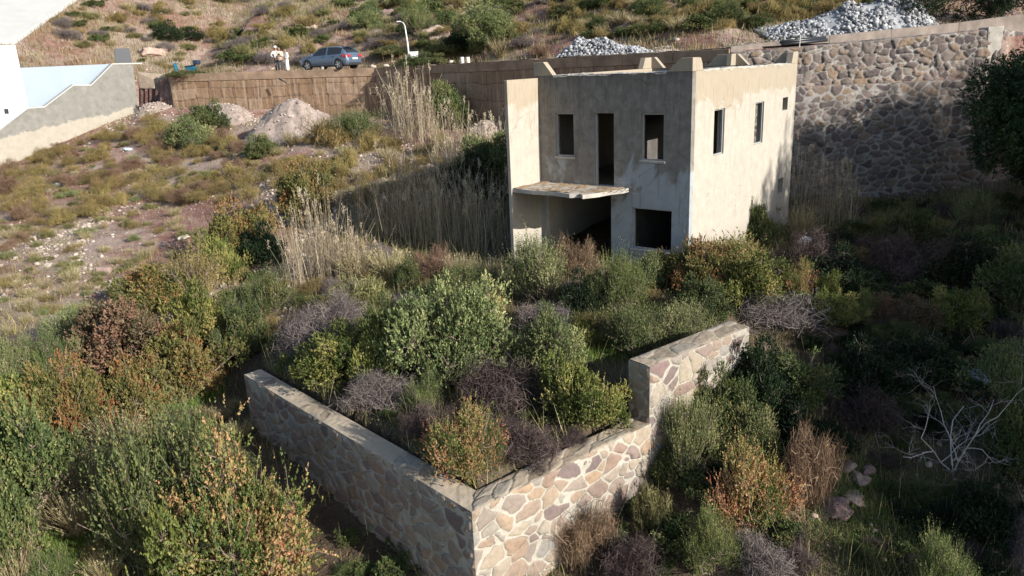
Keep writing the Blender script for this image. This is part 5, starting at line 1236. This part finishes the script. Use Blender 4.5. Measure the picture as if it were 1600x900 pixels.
h2a = aty(1195, 48, 43); h2b = aty(1470, 28, 43)
heap_at('white_stone_heap', h2a[:2], h2b[:2], [.1, .5, .9, 1.5, 1.9, 1.7, .5], 1.9, 3200, (.05, .22), 'marble', 'long high heap of white marble lumps beside the road at the top right', 32, 'stone heap')
h3a = aty(1130, 62, 42); h3b = aty(1235, 50, 41)
heap_at('gravel_spread', h3a[:2], h3b[:2], [.1, .3, .45, .4, .2], 1.0, 500, (.02, .06), 'palerock', 'low spread of pale pink gravel left of the long white heap', 33, 'gravel heap')
h3a = aty(1005, 73, 41.8); h3b = aty(1065, 70, 41)
heap_at('gravel_spread', h3a[:2], h3b[:2], [.1, .35, .35, .1], .7, 300, (.02, .06), 'palerock', 'small gravel hump at the right end of the lower white heap', 34, 'gravel heap')
def mound(px, py, wpx, hpx, label, seed, depth=.8, name='gravel_mound'):
    """spoil heap on the low ground in front of the block wall, pressed against it where it reaches it"""
    g = ground_at(px, py); dist = g@fw; R = wpx/2*dist/F; H = hpx*dist/F; n = 90; T_ = np.linspace(0, 1, 34); A_ = np.linspace(0, 2*math.pi, n, endpoint=False); AA, TT = np.meshgrid(A_, T_)
    c = g+np.array([0, R*depth*.6, 0]); rr = TT*(1+.25*fbm(np.cos(AA)*1.5+seed, np.sin(AA)*1.5, seed, 3)); x = c[0]+rr*np.cos(AA)*R; y = np.minimum(c[1]+rr*np.sin(AA)*R*depth, wall_y(x)-.02)
    cz = H*np.clip(1-TT**2.1, 0, 1)**1.2*(1+.5*fbm(x*.5+seed, y*.5, seed, 3))+H*.14*fbm(x*1.4+seed, y*1.4, seed, 4)*(1-TT)+.09*fbm(x*4, y*4, seed, 3)
    gz = zlow(x, y); z = np.where(TT > .97, gz-.25, gz+np.maximum(cz, -.02)); e = empty(name, (c[0], c[1], float(zlow(c[0], c[1]))), 0, label, 'mound'); off = np.array(e.location)
    I = np.arange(n*34).reshape(34, n); J = np.roll(I, -1, 1); Q = np.stack([I[:-1], J[:-1], J[1:], I[1:]], -1).reshape(-1, 4); P3 = np.stack([x, y, z], -1).reshape(-1, 3)-off
    link('packed_earth', mesh_np('packed_earth', P3, Q[:, ::-1], {'lr': np.full(len(Q), .5)}, True), MAT['gravel'], e)
    r2 = np.random.default_rng(seed); k = r2.choice(34*n, 420, p=TT.ravel()/TT.sum()); k = k[(TT.ravel()[k] > .1) & (TT.ravel()[k] < .96)]; o = stones('loose_stones', P3[k]+r2.normal(size=(len(k), 3))*.04*np.array([1, 1, .2]), .018+.14*r2.random(len(k))**4, 'mauvestone', seed, 1); o.parent = e; tag(o, kind='stuff')
mound(447, 216, 165, 48, 'large broad mauve gravel mound in front of the ochre block wall', 41, .8)
mound(340, 196, 110, 26, 'low broad mauve earth mound left of the large one', 42, .7)
mound(758, 212, 66, 22, 'small grey-pink mound close to the left side of the house', 43, .8)
mound(232, 178, 60, 13, 'low heap of pinkish earth at the left end of the ochre wall', 44, .7)

# ================================================================ PEOPLE
def skin_body(name, joints, bones, mat, parent, root=0, sub=2):
    me = bpy.data.meshes.new(name); me.from_pydata([j[:3] for j in joints], bones, []); o = bpy.data.objects.new(name, me); C.objects.link(o); o.parent = parent; me.materials.append(mat)
    m = o.modifiers.new('skin', 'SKIN'); sv = me.skin_vertices[0].data if me.skin_vertices else None
    if sv is None:
        bm = bmesh.new(); bm.from_mesh(me); bm.verts.layers.skin.verify(); bm.to_mesh(me); bm.free(); sv = me.skin_vertices[0].data
    for i, j in enumerate(joints):
        r = j[3] if isinstance(j[3], tuple) else (j[3], j[3]); sv[i].radius = r; sv[i].use_root = (i == root)
    m.use_smooth_shade = True; s_ = o.modifiers.new('sub', 'SUBSURF'); s_.levels = sub; s_.render_levels = sub; return o
def person(px, py, Yd, face, label, shirt, trousers, hair, pose, hat=None, robe=None, height=1.72):
    b0 = aty(px, py, Yd); z = float(zhigh(b0[0], b0[1]))+.11; e = empty('person', (b0[0], b0[1], z), face, label, 'person'); s_ = height/1.75; e.scale = (s_, s_, s_)
    skin = plain('skin', (.32, .19, .13), .6, .1, 5)
    # x right, -y forward
    if pose == 'hands':   # both forearms raised in front holding something
        el = [(-.24, -.02, 1.12), (.24, -.02, 1.12)]; wr = [(-.08, -.24, 1.16), (.08, -.24, 1.16)]; hd = [(-.03, -.30, 1.18), (.03, -.30, 1.18)]
    elif pose == 'hip':
        el = [(-.38, .06, 1.18), (.26, .02, 1.12)]; wr = [(-.2, -.04, 1.02), (.24, -.1, .90)]; hd = [(-.15, -.06, .99), (.23, -.14, .82)]
    else:
        el = [(-.25, .02, 1.12), (.25, .02, 1.12)]; wr = [(-.2, -.12, .95), (.2, -.12, .95)]; hd = [(-.16, -.16, .88), (.16, -.16, .88)]
    tilt = -.05 if pose == 'hands' else 0
    J = [(0, 0, .95, (.15, .10)), (0, .01, 1.15, (.13, .09)), (0, .01, 1.36, (.16, .10)), (0, 0, 1.47, .055), (0, -.01+tilt*.6, 1.56, .062), (0, -.02+tilt, 1.66, .088), (0, -.01+tilt, 1.72, .06)]
    B = [(0, 1), (1, 2), (2, 3), (3, 4), (4, 5), (5, 6)]
    for k, sx in enumerate((-1, 1)):
        n = len(J); J += [(sx*.18, .01, 1.40, .058), (*el[k], .042), (*wr[k], .03), (*hd[k], (.035, .02))]; B += [(2, n), (n, n+1), (n+1, n+2), (n+2, n+3)]
        for f in range(4):   # four fingers and a thumb
            q = len(J); o_ = (f-1.5)*.014; J.append((hd[k][0]+o_, hd[k][1]-.07+abs(f-1.5)*.006, hd[k][2]-.01, .009)); B.append((n+3, q))
        q = len(J); J.append((hd[k][0]-sx*.04, hd[k][1]-.03, hd[k][2]+.01, .011)); B.append((n+3, q))
        n = len(J); J += [(sx*.09, 0, .86, .09), (sx*.10, -.02, .50, .062), (sx*.10, .02, .10, .038), (sx*.11, -.12, .045, (.04, .03))]; B += [(0, n), (n, n+1), (n+1, n+2), (n+2, n+3)]
    skin_body('body', J, B, skin, e)
    # face: nose, eyes, ears, mouth
    f = MB()
    f.add([(0, -.125+tilt, 1.625), (-.015, -.098+tilt, 1.62), (.015, -.098+tilt, 1.62), (0, -.098+tilt, 1.665)], [(0, 1, 3), (0, 3, 2), (0, 2, 1)])
    fo = f.build('nose', skin, e)
    for nm, pts, r in (('eye', [(-.03, 1.665), (.03, 1.665)], .010),):
        for x_, z_ in pts: q = MB(); q.tube([(x_-.008, -.103+tilt, z_), (x_+.008, -.103+tilt, z_)], r*.7, 6); q.build(nm, plain('eye', (.03, .02, .02), .3, .1), e)
    q = MB(); q.box((0, -.1+tilt, 1.59), (.045, .012, .008)); q.build('mouth', plain('lips', (.3, .1, .08), .5, .1), e)
    for sx in (-1, 1): q = MB(); q.tube([(sx*.083, -.02+tilt, 1.62), (sx*.092, -.015+tilt, 1.655)], .014, 6); q.build('ear', skin, e)
    if not hat:
        skin_body('hair', [(0, .02+tilt, 1.66, .088), (0, .0+tilt, 1.70, .084), (0, -.03+tilt, 1.735, .055)], [(0, 1), (1, 2)], hair, e)
    # clothes
    def sleeve(k, r):
        sx = (-1, 1)[k]; return [(sx*.18, .01, 1.40, .072), (*el[k], .056), tuple(np.array(el[k])*.25+np.array(wr[k])*.75)+(.045,)]
    if robe:
        J = [(0, 0, .08, (.17, .15)), (0, 0, .5, (.19, .15)), (0, 0, .95, (.19, .135)), (0, .01, 1.15, (.165, .12)), (0, .01, 1.36, (.185, .115)), (0, 0, 1.45, .07)]; B = [(i, i+1) for i in range(5)]; c_i = 4; m_ = robe; nm = 'robe'
    else:
        J = [(0, 0, .90, (.175, .125)), (0, .01, 1.15, (.16, .115)), (0, .01, 1.36, (.185, .115)), (0, 0, 1.45, .07)]; B = [(0, 1), (1, 2), (2, 3)]; c_i = 2; m_ = shirt; nm = 'shirt'
    for k in (0, 1):
        n = len(J); J += sleeve(k, 0); B += [(c_i, n), (n, n+1), (n+1, n+2)]
    skin_body(nm, J, B, m_, e)
    if not robe:
        J = [(0, 0, .93, (.165, .12))]; B = []
        for sx in (-1, 1):
            n = len(J); J += [(sx*.095, 0, .82, .108), (sx*.10, -.02, .50, .08), (sx*.10, .02, .12, .062)]; B += [(0, n), (n, n+1), (n+1, n+2)]
        skin_body('trousers', J, B, trousers, e)
    for sx in (-1, 1):
        q = MB(); q.box((sx*.11, -.05, .035), (.085, .26, .07)); q.build('shoe', plain('shoe', (.05, .04, .035), .6, .1), e, bevel=.02)
    if hat:
        q = MB(); n = 18; R1 = [(0, .0, 1.86), ]; q.tube([(0, tilt, 1.70), (0, tilt, 1.715), (0, tilt, 1.72), (0, tilt, 1.80), (0, tilt, 1.82)], [.19, .185, .10, .09, .04], 18); q.build('sun_hat', hat, e, True)
    return e
white = plain('white_cloth', (.72, .71, .68), .9, .08, 9); cream = plain('cream_shirt', (.5, .42, .34), .9, .15, 8); jeans = plain('dark_trousers', (.035, .045, .06), .9, .2, 10); hairm = plain('black_hair', (.02, .015, .012), .7, .2, 20)
person(434.5, 112, 53.9, .3, 'person in a pale sun hat standing behind, one hand on the hip', white, plain('grey_trousers', (.12, .13, .12), .9, .2), hairm, 'hip', hat=white, height=1.66)
person(440, 113.5, 53.2, .2, 'person in cream shirt and dark trousers looking down at a notebook in the hands', cream, jeans, hairm, 'hands', height=1.6)
person(450, 113.5, 53.2, -.8, 'person in a long white robe with black hair, beside the other two', None, None, hairm, 'plain', robe=white, height=1.5)
b0 = aty(440, 113.5, 53.2); z = float(zhigh(b0[0], b0[1]))+.11
q = MB(); q.box((b0[0]+.06, b0[1]-.34, z+1.12), (.13, .02, .17), np.array(Matrix.Rotation(.6, 3, 'X'))); tag(q.build('notebook', plain('dark_cover', (.04, .03, .03), .5, .1), None, bevel=.004), 'small dark notebook held in both hands by the person in the cream shirt', 'notebook')

# ================================================================ CAR (hatchback, seen from its rear left)
def build_car():
    ca = aty(518, 110, 52.6); z = float(zhigh(ca[0], ca[1]))+.10; e = empty('parked_car', (ca[0], ca[1], z), math.radians(180-27), 'silver-blue hatchback parked on the road behind the ochre wall, rear to the right', 'car')
    # local: +x forward, y lateral, z up.   stations: x, half width at belt, bottom z, belt z, roof z, roof half width
    ST = [(-2.02, .62, .38, .62, .62, .50), (-1.98, .74, .30, .80, .82, .60), (-1.90, .80, .26, .93, 1.02, .62), (-1.75, .845, .24, .97, 1.20, .60), (-1.5, .865, .22, .96, 1.36, .58), (-1.1, .875, .20, .94, 1.42, .585), (-.5, .88, .19, .92, 1.44, .59),
          (0, .88, .19, .91, 1.43, .585), (.4, .88, .19, .90, 1.36, .57), (.8, .875, .19, .89, 1.14, .58), (1.1, .865, .19, .88, .93, .60), (1.45, .85, .2, .85, .88, .58), (1.75, .82, .22, .78, .80, .52), (1.95, .74, .26, .66, .68, .42), (2.03, .60, .32, .52, .53, .32)]
    def ring(s_):
        x, w_, zb, zk, zr, wr = s_
        return [(x, 0, zb), (x, w_*.88, zb), (x, w_*.985, zb+.10), (x, w_, (zb+zk)*.5), (x, w_*.985, zk-.05), (x, w_*.95, zk), (x, (w_*.95+wr)/2+.015, (zk+zr)/2), (x, wr, zr-.03), (x, wr*.8, zr+.0), (x, 0, zr+.025)]
    # finer stations
    xs = np.linspace(-2.02, 2.03, 70); A_ = np.array(ST); S_ = np.stack([np.interp(xs, A_[:, 0], A_[:, i]) if i else xs for i in range(6)], -1)
    wheels_x = (-1.27, 1.28)
    V = []; n = 0
    for s_ in S_:
        r = ring(s_); r = np.array(r)
        for wx in wheels_x:
            d = abs(s_[0]-wx)
            if d < .36: hh = math.sqrt(.36**2-d*d)+.31; r[1, 2] = max(r[1, 2], hh); r[2, 2] = max(r[2, 2], hh); r[3, 2] = max(r[3, 2], min(hh+.04, r[4, 2]-.05)); r[0, 2] = max(r[0, 2], .45)
        V.append(r)
    R_ = np.array(V); m = len(xs); k = 10; L = R_.copy(); Rr = R_.copy(); Rr[:, :, 1] *= -1
    full = np.concatenate([L, Rr[:, 1:9][:, ::-1]], 1); K = full.shape[1]; I = np.arange(m*K).reshape(m, K); J = np.roll(I, -1, 1)
    Q = np.stack([I[:-1], J[:-1], J[1:], I[1:]], -1)   # (m-1,K,4)
    def isglass(i, j):   # side windows and screens
        x = (xs[i]+xs[i+1])/2; jj = j if j < 9 else K-1-j
        side = jj in (5, 6) and -1.55 < x < .78 and not (-.42 < x < -.32); rear = jj in (7, 8) and -1.88 < x < -1.55; front = jj in (7, 8) and .48 < x < 1.05
        return side, rear or (jj in (6,) and -1.85 < x < -1.7 and False), front
    body = []; gs = []; gr = []; gf = []
    for i in range(m-1):
        for j in range(K):
            a, b, c = isglass(i, j); (gs if a else gr if b else gf if c else body).append(Q[i, j])
    paint, t, b = new_mat('silver_blue_paint'); b.inputs['Base Color'].default_value = (.10, .14, .20, 1); b.inputs['Metallic'].default_value = .35; b.inputs['Roughness'].default_value = .35; b.inputs['Coat Weight'].default_value = .4
    glass, t, b2 = new_mat('dark_car_glass'); b2.inputs['Base Color'].default_value = (.02, .025, .03, 1); b2.inputs['Roughness'].default_value = .08
    Vf = full.reshape(-1, 3)
    def sub(idx, nm, mat, sm=True):
        idx = np.array(idx); u, inv = np.unique(idx, return_inverse=True); me = mesh_np(nm, Vf[u], inv.reshape(-1, 4), None, sm); return link(nm, me, mat, e)
    caps = MB(); bo = sub(body, 'body', paint)
    for i in (0, m-1): caps.add([tuple(v_) for v_ in full[i]], [tuple(range(K))])
    caps.build('bumper', paint, e)
    def sel(lst, f): return [q for q in lst if f(Vf[q].mean(0))]
    for nm, f in (('side_window', lambda c: c[1] > 0 and c[0] > -.37), ('side_window', lambda c: c[1] > 0 and c[0] < -.37), ('side_window', lambda c: c[1] < 0 and c[0] > -.37), ('side_window', lambda c: c[1] < 0 and c[0] < -.37)): sub(sel(gs, f), nm, glass)
    sub(gr, 'rear_window', glass); sub(gf, 'windscreen', glass)
    rub = plain('tyre_rubber', (.02, .02, .02), .8, .1); rim = plain('alloy', (.45, .45, .46), .35, .1, metal=.7)
    for wx in wheels_x:
        for sy in (-1, 1):
            w_ = empty('wheel', (wx, sy*.76, .31)); w_.parent = e
            q = MB(); q.tube([(0, -.1, 0), (0, -.085, 0), (0, .085, 0), (0, .1, 0)], [.27, .31, .31, .27], 28); q.build('tyre', rub, w_, True)
            q = MB(); q.tube([(0, sy*.101, 0), (0, sy*.104, 0)], [.215, .20], 24)
            q.build('rim_dish', plain('rim_shadow', (.06, .06, .065), .5, .1), w_)
            q = MB()
            for a in range(5):
                an = a*1.2566; q.box((math.cos(an)*.11, sy*.108, math.sin(an)*.11), (.20, .012, .05), np.array(Matrix.Rotation(-an, 3, 'Y')))
            q.tube([(0, sy*.10, 0), (0, sy*.118, 0)], .05, 12); q.build('rim', rim, w_)
    red = plain('red_lamp', (.35, .02, .02), .25, .1)
    for sy in (-1, 1):
        q = MB(); q.prism([(-1.93, sy*.815, .72), (-1.93, sy*.815, .90), (-1.62, sy*.868, .90), (-1.66, sy*.868, .80)], (0, sy*.02, 0)); q.prism([(-2.03, sy*.72, .74), (-2.03, sy*.40, .78), (-1.99, sy*.40, .90), (-1.96, sy*.76, .92)], (.03, 0, 0)); q.build('tail_light', red, e)
        q = MB(); q.box((2.0, sy*.55, .62), (.12, .28, .12)); q.build('headlight', plain('lamp_glass', (.6, .6, .62), .1, .1), e, bevel=.03)
        q = MB(); q.box((.72, sy*.97, .98), (.12, .16, .11)); q.build('wing_mirror', paint, e, bevel=.03)
        for hx in (-.15, -.95): q = MB(); q.box((hx, sy*.887, .82), (.16, .03, .03)); q.build('door_handle', glass, e, bevel=.008)
        q = MB(); q.prism([(-1.0, sy*.86, .19), (.98, sy*.86, .19), (.98, sy*.885, .27), (-1.0, sy*.885, .27)], (0, -sy*.05, 0)); q.build('sill', plain('black_plastic', (.02, .02, .022), .6, .1), e)
    q = MB(); q.box((-2.03, 0, .66), (.02, .50, .11)); q.build('number_plate', plain('blank_plate', (.75, .75, .73), .5, .03), e, bevel=.004)
    q = MB(); q.box((-2.0, 0, .34), (.06, 1.2, .16)); q.build('rear_skirt', plain('black_plastic', (.02, .02, .022), .6, .1), e, bevel=.02)
    q = MB(); q.prism([(-1.5, -.56, 1.385), (-1.78, -.5, 1.36), (-1.78, .5, 1.36), (-1.5, .56, 1.385)], (0, 0, .035)); q.build('spoiler', plain('black_gloss', (.015, .015, .018), .2, .1), e, bevel=.01)
build_car()

# ================================================================ SCOOTER
def build_scooter():
    p = aty(289, 117, 55.2); z = float(zhigh(p[0], p[1]))+.10; e = empty('motor_scooter', (p[0], p[1], z), math.radians(172), 'blue motor scooter with a top box parked at the left end of the ochre wall', 'scooter')
    blue = plain('teal_blue_paint', (.02, .12, .19), .3, .1); dk = plain('dark_blue_plastic', (.02, .03, .06), .45, .1); rub = MAT['tyre'] = plain('tyre_rubber', (.02, .02, .02), .8, .1); met = plain('steel', (.4, .4, .4), .4, .1, metal=.8)
    for x in (-.58, .66):
        w_ = empty('wheel', (x, 0, .24)); w_.parent = e; q = MB(); q.tube([(0, -.055, 0), (0, -.04, 0), (0, .04, 0), (0, .055, 0)], [.2, .24, .24, .2], 20); q.build('tyre', rub, w_, True); q = MB(); q.tube([(0, -.06, 0), (0, .06, 0)], .13, 14); q.build('rim', met, w_)
    q = MB(); q.prism([(.42, -.17, .28), (.50, -.2, .30), (.66, -.19, .62), (.62, -.16, .98), (.56, -.15, .98), (.50, -.17, .5)], (0, .38, 0)); q.build('leg_shield', blue, e, bevel=.03)
    q = MB(); q.prism([(.5, -.09, .40), (.88, -.08, .44), (.80, -.07, .56), (.62, -.09, .60)], (0, .17, 0)); q.build('front_mudguard', blue, e, bevel=.03)
    q = MB(); q.prism([(-.3, -.16, .24), (.46, -.14, .24), (.46, -.14, .31), (-.25, -.16, .32)], (0, .30, 0)); q.build('footboard', dk, e, bevel=.02)
    q = MB(); q.prism([(-.2, -.16, .28), (-.12, -.15, .66), (-.8, -.14, .74), (-.95, -.1, .66), (-.75, -.15, .42)], (0, .30, 0)); q.build('rear_body', blue, e, bevel=.05)
    q = MB(); q.prism([(-.1, -.14, .68), (-.14, -.14, .78), (-.5, -.14, .80), (-.85, -.12, .84), (-.85, -.12, .755)], (0, .28, 0)); q.build('seat', dk, e, bevel=.03)
    q = MB(); q.tube([(.54, -.34, 1.04), (.6, -.12, 1.0), (.6, .12, 1.0), (.54, .34, 1.04)], .02, 8); q.build('handlebar', met, e, True)
    q = MB(); q.tube([(.64, 0, 1.0), (.72, 0, .97)], [.09, .07], 14); q.build('headlight', plain('lamp_glass', (.6, .6, .62), .1, .1), e, True)
    for sy in (-1, 1): q = MB(); q.tube([(.58, sy*.26, 1.02), (.55, sy*.3, 1.17)], .008, 5); q.tube([(.55, sy*.3, 1.2), (.54, sy*.3, 1.2)], .05, 12); q.build('mirror', met, e)
    q = MB(); q.box((-1.0, 0, .98), (.40, .42, .30)); q.build('top_box', dk, e, bevel=.07)
    q = MB(); q.tube([(-.7, .1, .3), (-.98, .12, .36)], [.05, .06], 10); q.build('exhaust', met, e, True)
build_scooter()

# ================================================================ SMALL THINGS
def zr_(x, y): return float(zhigh(x, y))+.1
p = aty(640, 99, 52.2); e = empty('street_lamp', (p[0], p[1], zr_(p[0], p[1])), 0, 'slim white street lamp leaning slightly, beside the pale cabinet on the road', 'street lamp')
H = aty(634, 34, p[1])[2]-e.location.z; q = MB(); q.tube([(0, 0, 0), (-.03, 0, H*.5), (-.12, 0, H-.25)], [.065, .055, .04], 10); q.build('pole', MAT['whitewash'], e, True)
q = MB(); q.tube([(-.12, 0, H-.26), (-.2, 0, H-.06), (-.38, 0, H+.02)], [.035, .03, .025], 8); q.build('arm', MAT['whitewash'], e, True)
q = MB(); q.box((-.50, 0, H+.03), (.30, .15, .07)); q.build('lamp_head', MAT['whitewash'], e, bevel=.03)
p = aty(648, 99, 51.8); e = empty('electric_cabinet', (p[0], p[1], zr_(p[0], p[1])), .1, 'pale greenish white electric cabinet at the foot of the street lamp', 'cabinet')
pm = plain('pale_green_enamel', (.62, .68, .62), .5, .04, 2); q = MB(); q.box((0, 0, .42), (.52, .3, .78)); q.build('housing', pm, e, bevel=.015)
q = MB(); q.box((0, -.162, .43), (.44, .02, .66)); q.build('door', pm, e, bevel=.005); q = MB(); q.box((0, 0, .835), (.58, .36, .05)); q.build('cover', pm, e, bevel=.01)
for dx, lab in ((722, 'left of two short grey timber posts on the kerb before the bushes'), (731, 'right of two short grey timber posts on the kerb before the bushes')):
    P0 = aty(dx, 97, 45.8); q = MB(); q.tube([(0, 0, -.3), (0, 0, .28), (0, 0, .33)], [.13, .13, .11], 9); o = q.build('timber_post', MAT['deadwood'], None, True); o.location = (P0[0], P0[1], P0[2]-.05); tag(o, lab, 'post')
P0 = aty(1249, 73, 33.4); q = MB(); q.tube([(0, 0, -.3), (0.01, 0, .48)], .022, 6); o = q.build('wooden_stake', MAT['deadwood']); o.location = tuple(P0); tag(o, 'thin upright stake on top of the stone wall right behind the house', 'stake')
q = MB(); P0 = aty(1222, 69.5, 34.2); P1 = aty(1292, 62.5, 35.0)
for k in range(2): q.tube([P0+np.array([0, .2*k, .1*k]), (P0+P1)/2+np.array([0, .2*k, .1*k]), P1+np.array([0, .2*k, .1*k])], .075, 8)
tag(q.build('black_pipes', plain('black_pipe', (.015, .015, .017), .4, .1), None, True), 'black plastic pipes lying between the road kerb and the rubble wall', 'pipes')
P0 = aty(378+24, 122, 52.9); q = MB(); a_ = aty(436, 123, 51.6); b_ = aty(447, 129, 51.3); q.tube([a_, b_], .055, 7); tag(q.build('drain_pipe', plain('drain', (.05, .045, .05), .6, .1), None, True), 'short dark drain pipe sticking out of the ochre wall below the people', 'pipe')
for i, (x, lab) in enumerate(((503, 'rubble lump on the kerb right in front of the car'), (582, 'rubble lump on the kerb right of the car'), (603, 'flat rubble lump on the kerb left of the street lamp'), (706, 'pale rubble lump on the kerb right of the cabinet'))):
    Yk = np.interp(x, [270, 590, 1140], [53.8, 50.8, 34]); P0 = aty(x, 112-.025*(x-270)+(-4 if x > 600 else 0), Yk); r2 = np.random.default_rng(x); v, qf = rock_verts(r2, .22, 2, .6)
    zz = np.interp(P0[0], [-22.8, -8.2, 9.8], [zA, zB, zC]); yy = wall_y(P0[0])+.12; o = link('rubble_lump', mesh_np('rubble_lump', v, qf, {'lr': np.full(len(qf), .8)}), MAT['palerock']); o.location = (P0[0], yy, zz+.1); tag(o, lab, 'stone')
# litter bags: crumpled sheets with thickness
def bag(px, py, wpx, label, col, seed, lift=.1, flat=.5, cat='plastic bag', name='plastic_bag'):
    g = ground_at(px, py); s_ = wpx/2*(g@fw)/F; bm = bmesh.new(); bmesh.ops.create_icosphere(bm, subdivisions=4, radius=1); V = np.array([v.co for v in bm.verts]); Q = np.array([[v.index for v in f.verts] for f in bm.faces]); bm.free()
    r = 1+.35*fbm(V[:, 0]*2+seed, V[:, 1]*2+V[:, 2], seed, 4)+.25*np.abs(fbm(V[:, 0]*5+seed, V[:, 2]*5+V[:, 1]*3, seed+1, 3)); V = V*r[:, None]*np.array([1, .6, flat])*s_
    o = link(name, mesh_np(name, V, Q), plain('plastic', col, .45, .08, 5)); o.location = tuple(g+np.array([0, 0, lift])); o.rotation_euler = (0, .15, seed); tag(o, label, cat)
bag(1258, 402, 22, 'white plastic bag lying in the dark brush right of the house', (.75, .75, .78), 3, .55)
bag(1530, 622, 40, 'pale blue-white plastic sheet in the shade near the right border', (.62, .66, .74), 5, .5, .4)
bag(200, 236, 12, 'light blue plastic scrap on the slope below the stepped wall', (.4, .55, .65), 7, .1, .4)
bag(90, 292, 10, 'blue-grey plastic scrap on the left slope near the dark hole', (.45, .55, .6), 9, .1, .6)
bag(243, 145, 14, 'black rubbish bag in the gap at the left end of the ochre wall', (.02, .02, .022), 11, .1, .8)
P0 = aty(1555, 118, 32.8)
q = MB(); q.box((0, 0, 0), (.3, .2, .14)); o = link('white_rag', q.mesh('white_rag'), plain('rag', (.6, .62, .66), .8, .1)); o.location = tuple(P0+np.array([0, 0, .05])); m = o.modifiers.new('bevel', 'BEVEL'); m.width = .05; m.segments = 3; tag(o, 'small white rag on the ledge of the rubble wall near the right border', 'rag')
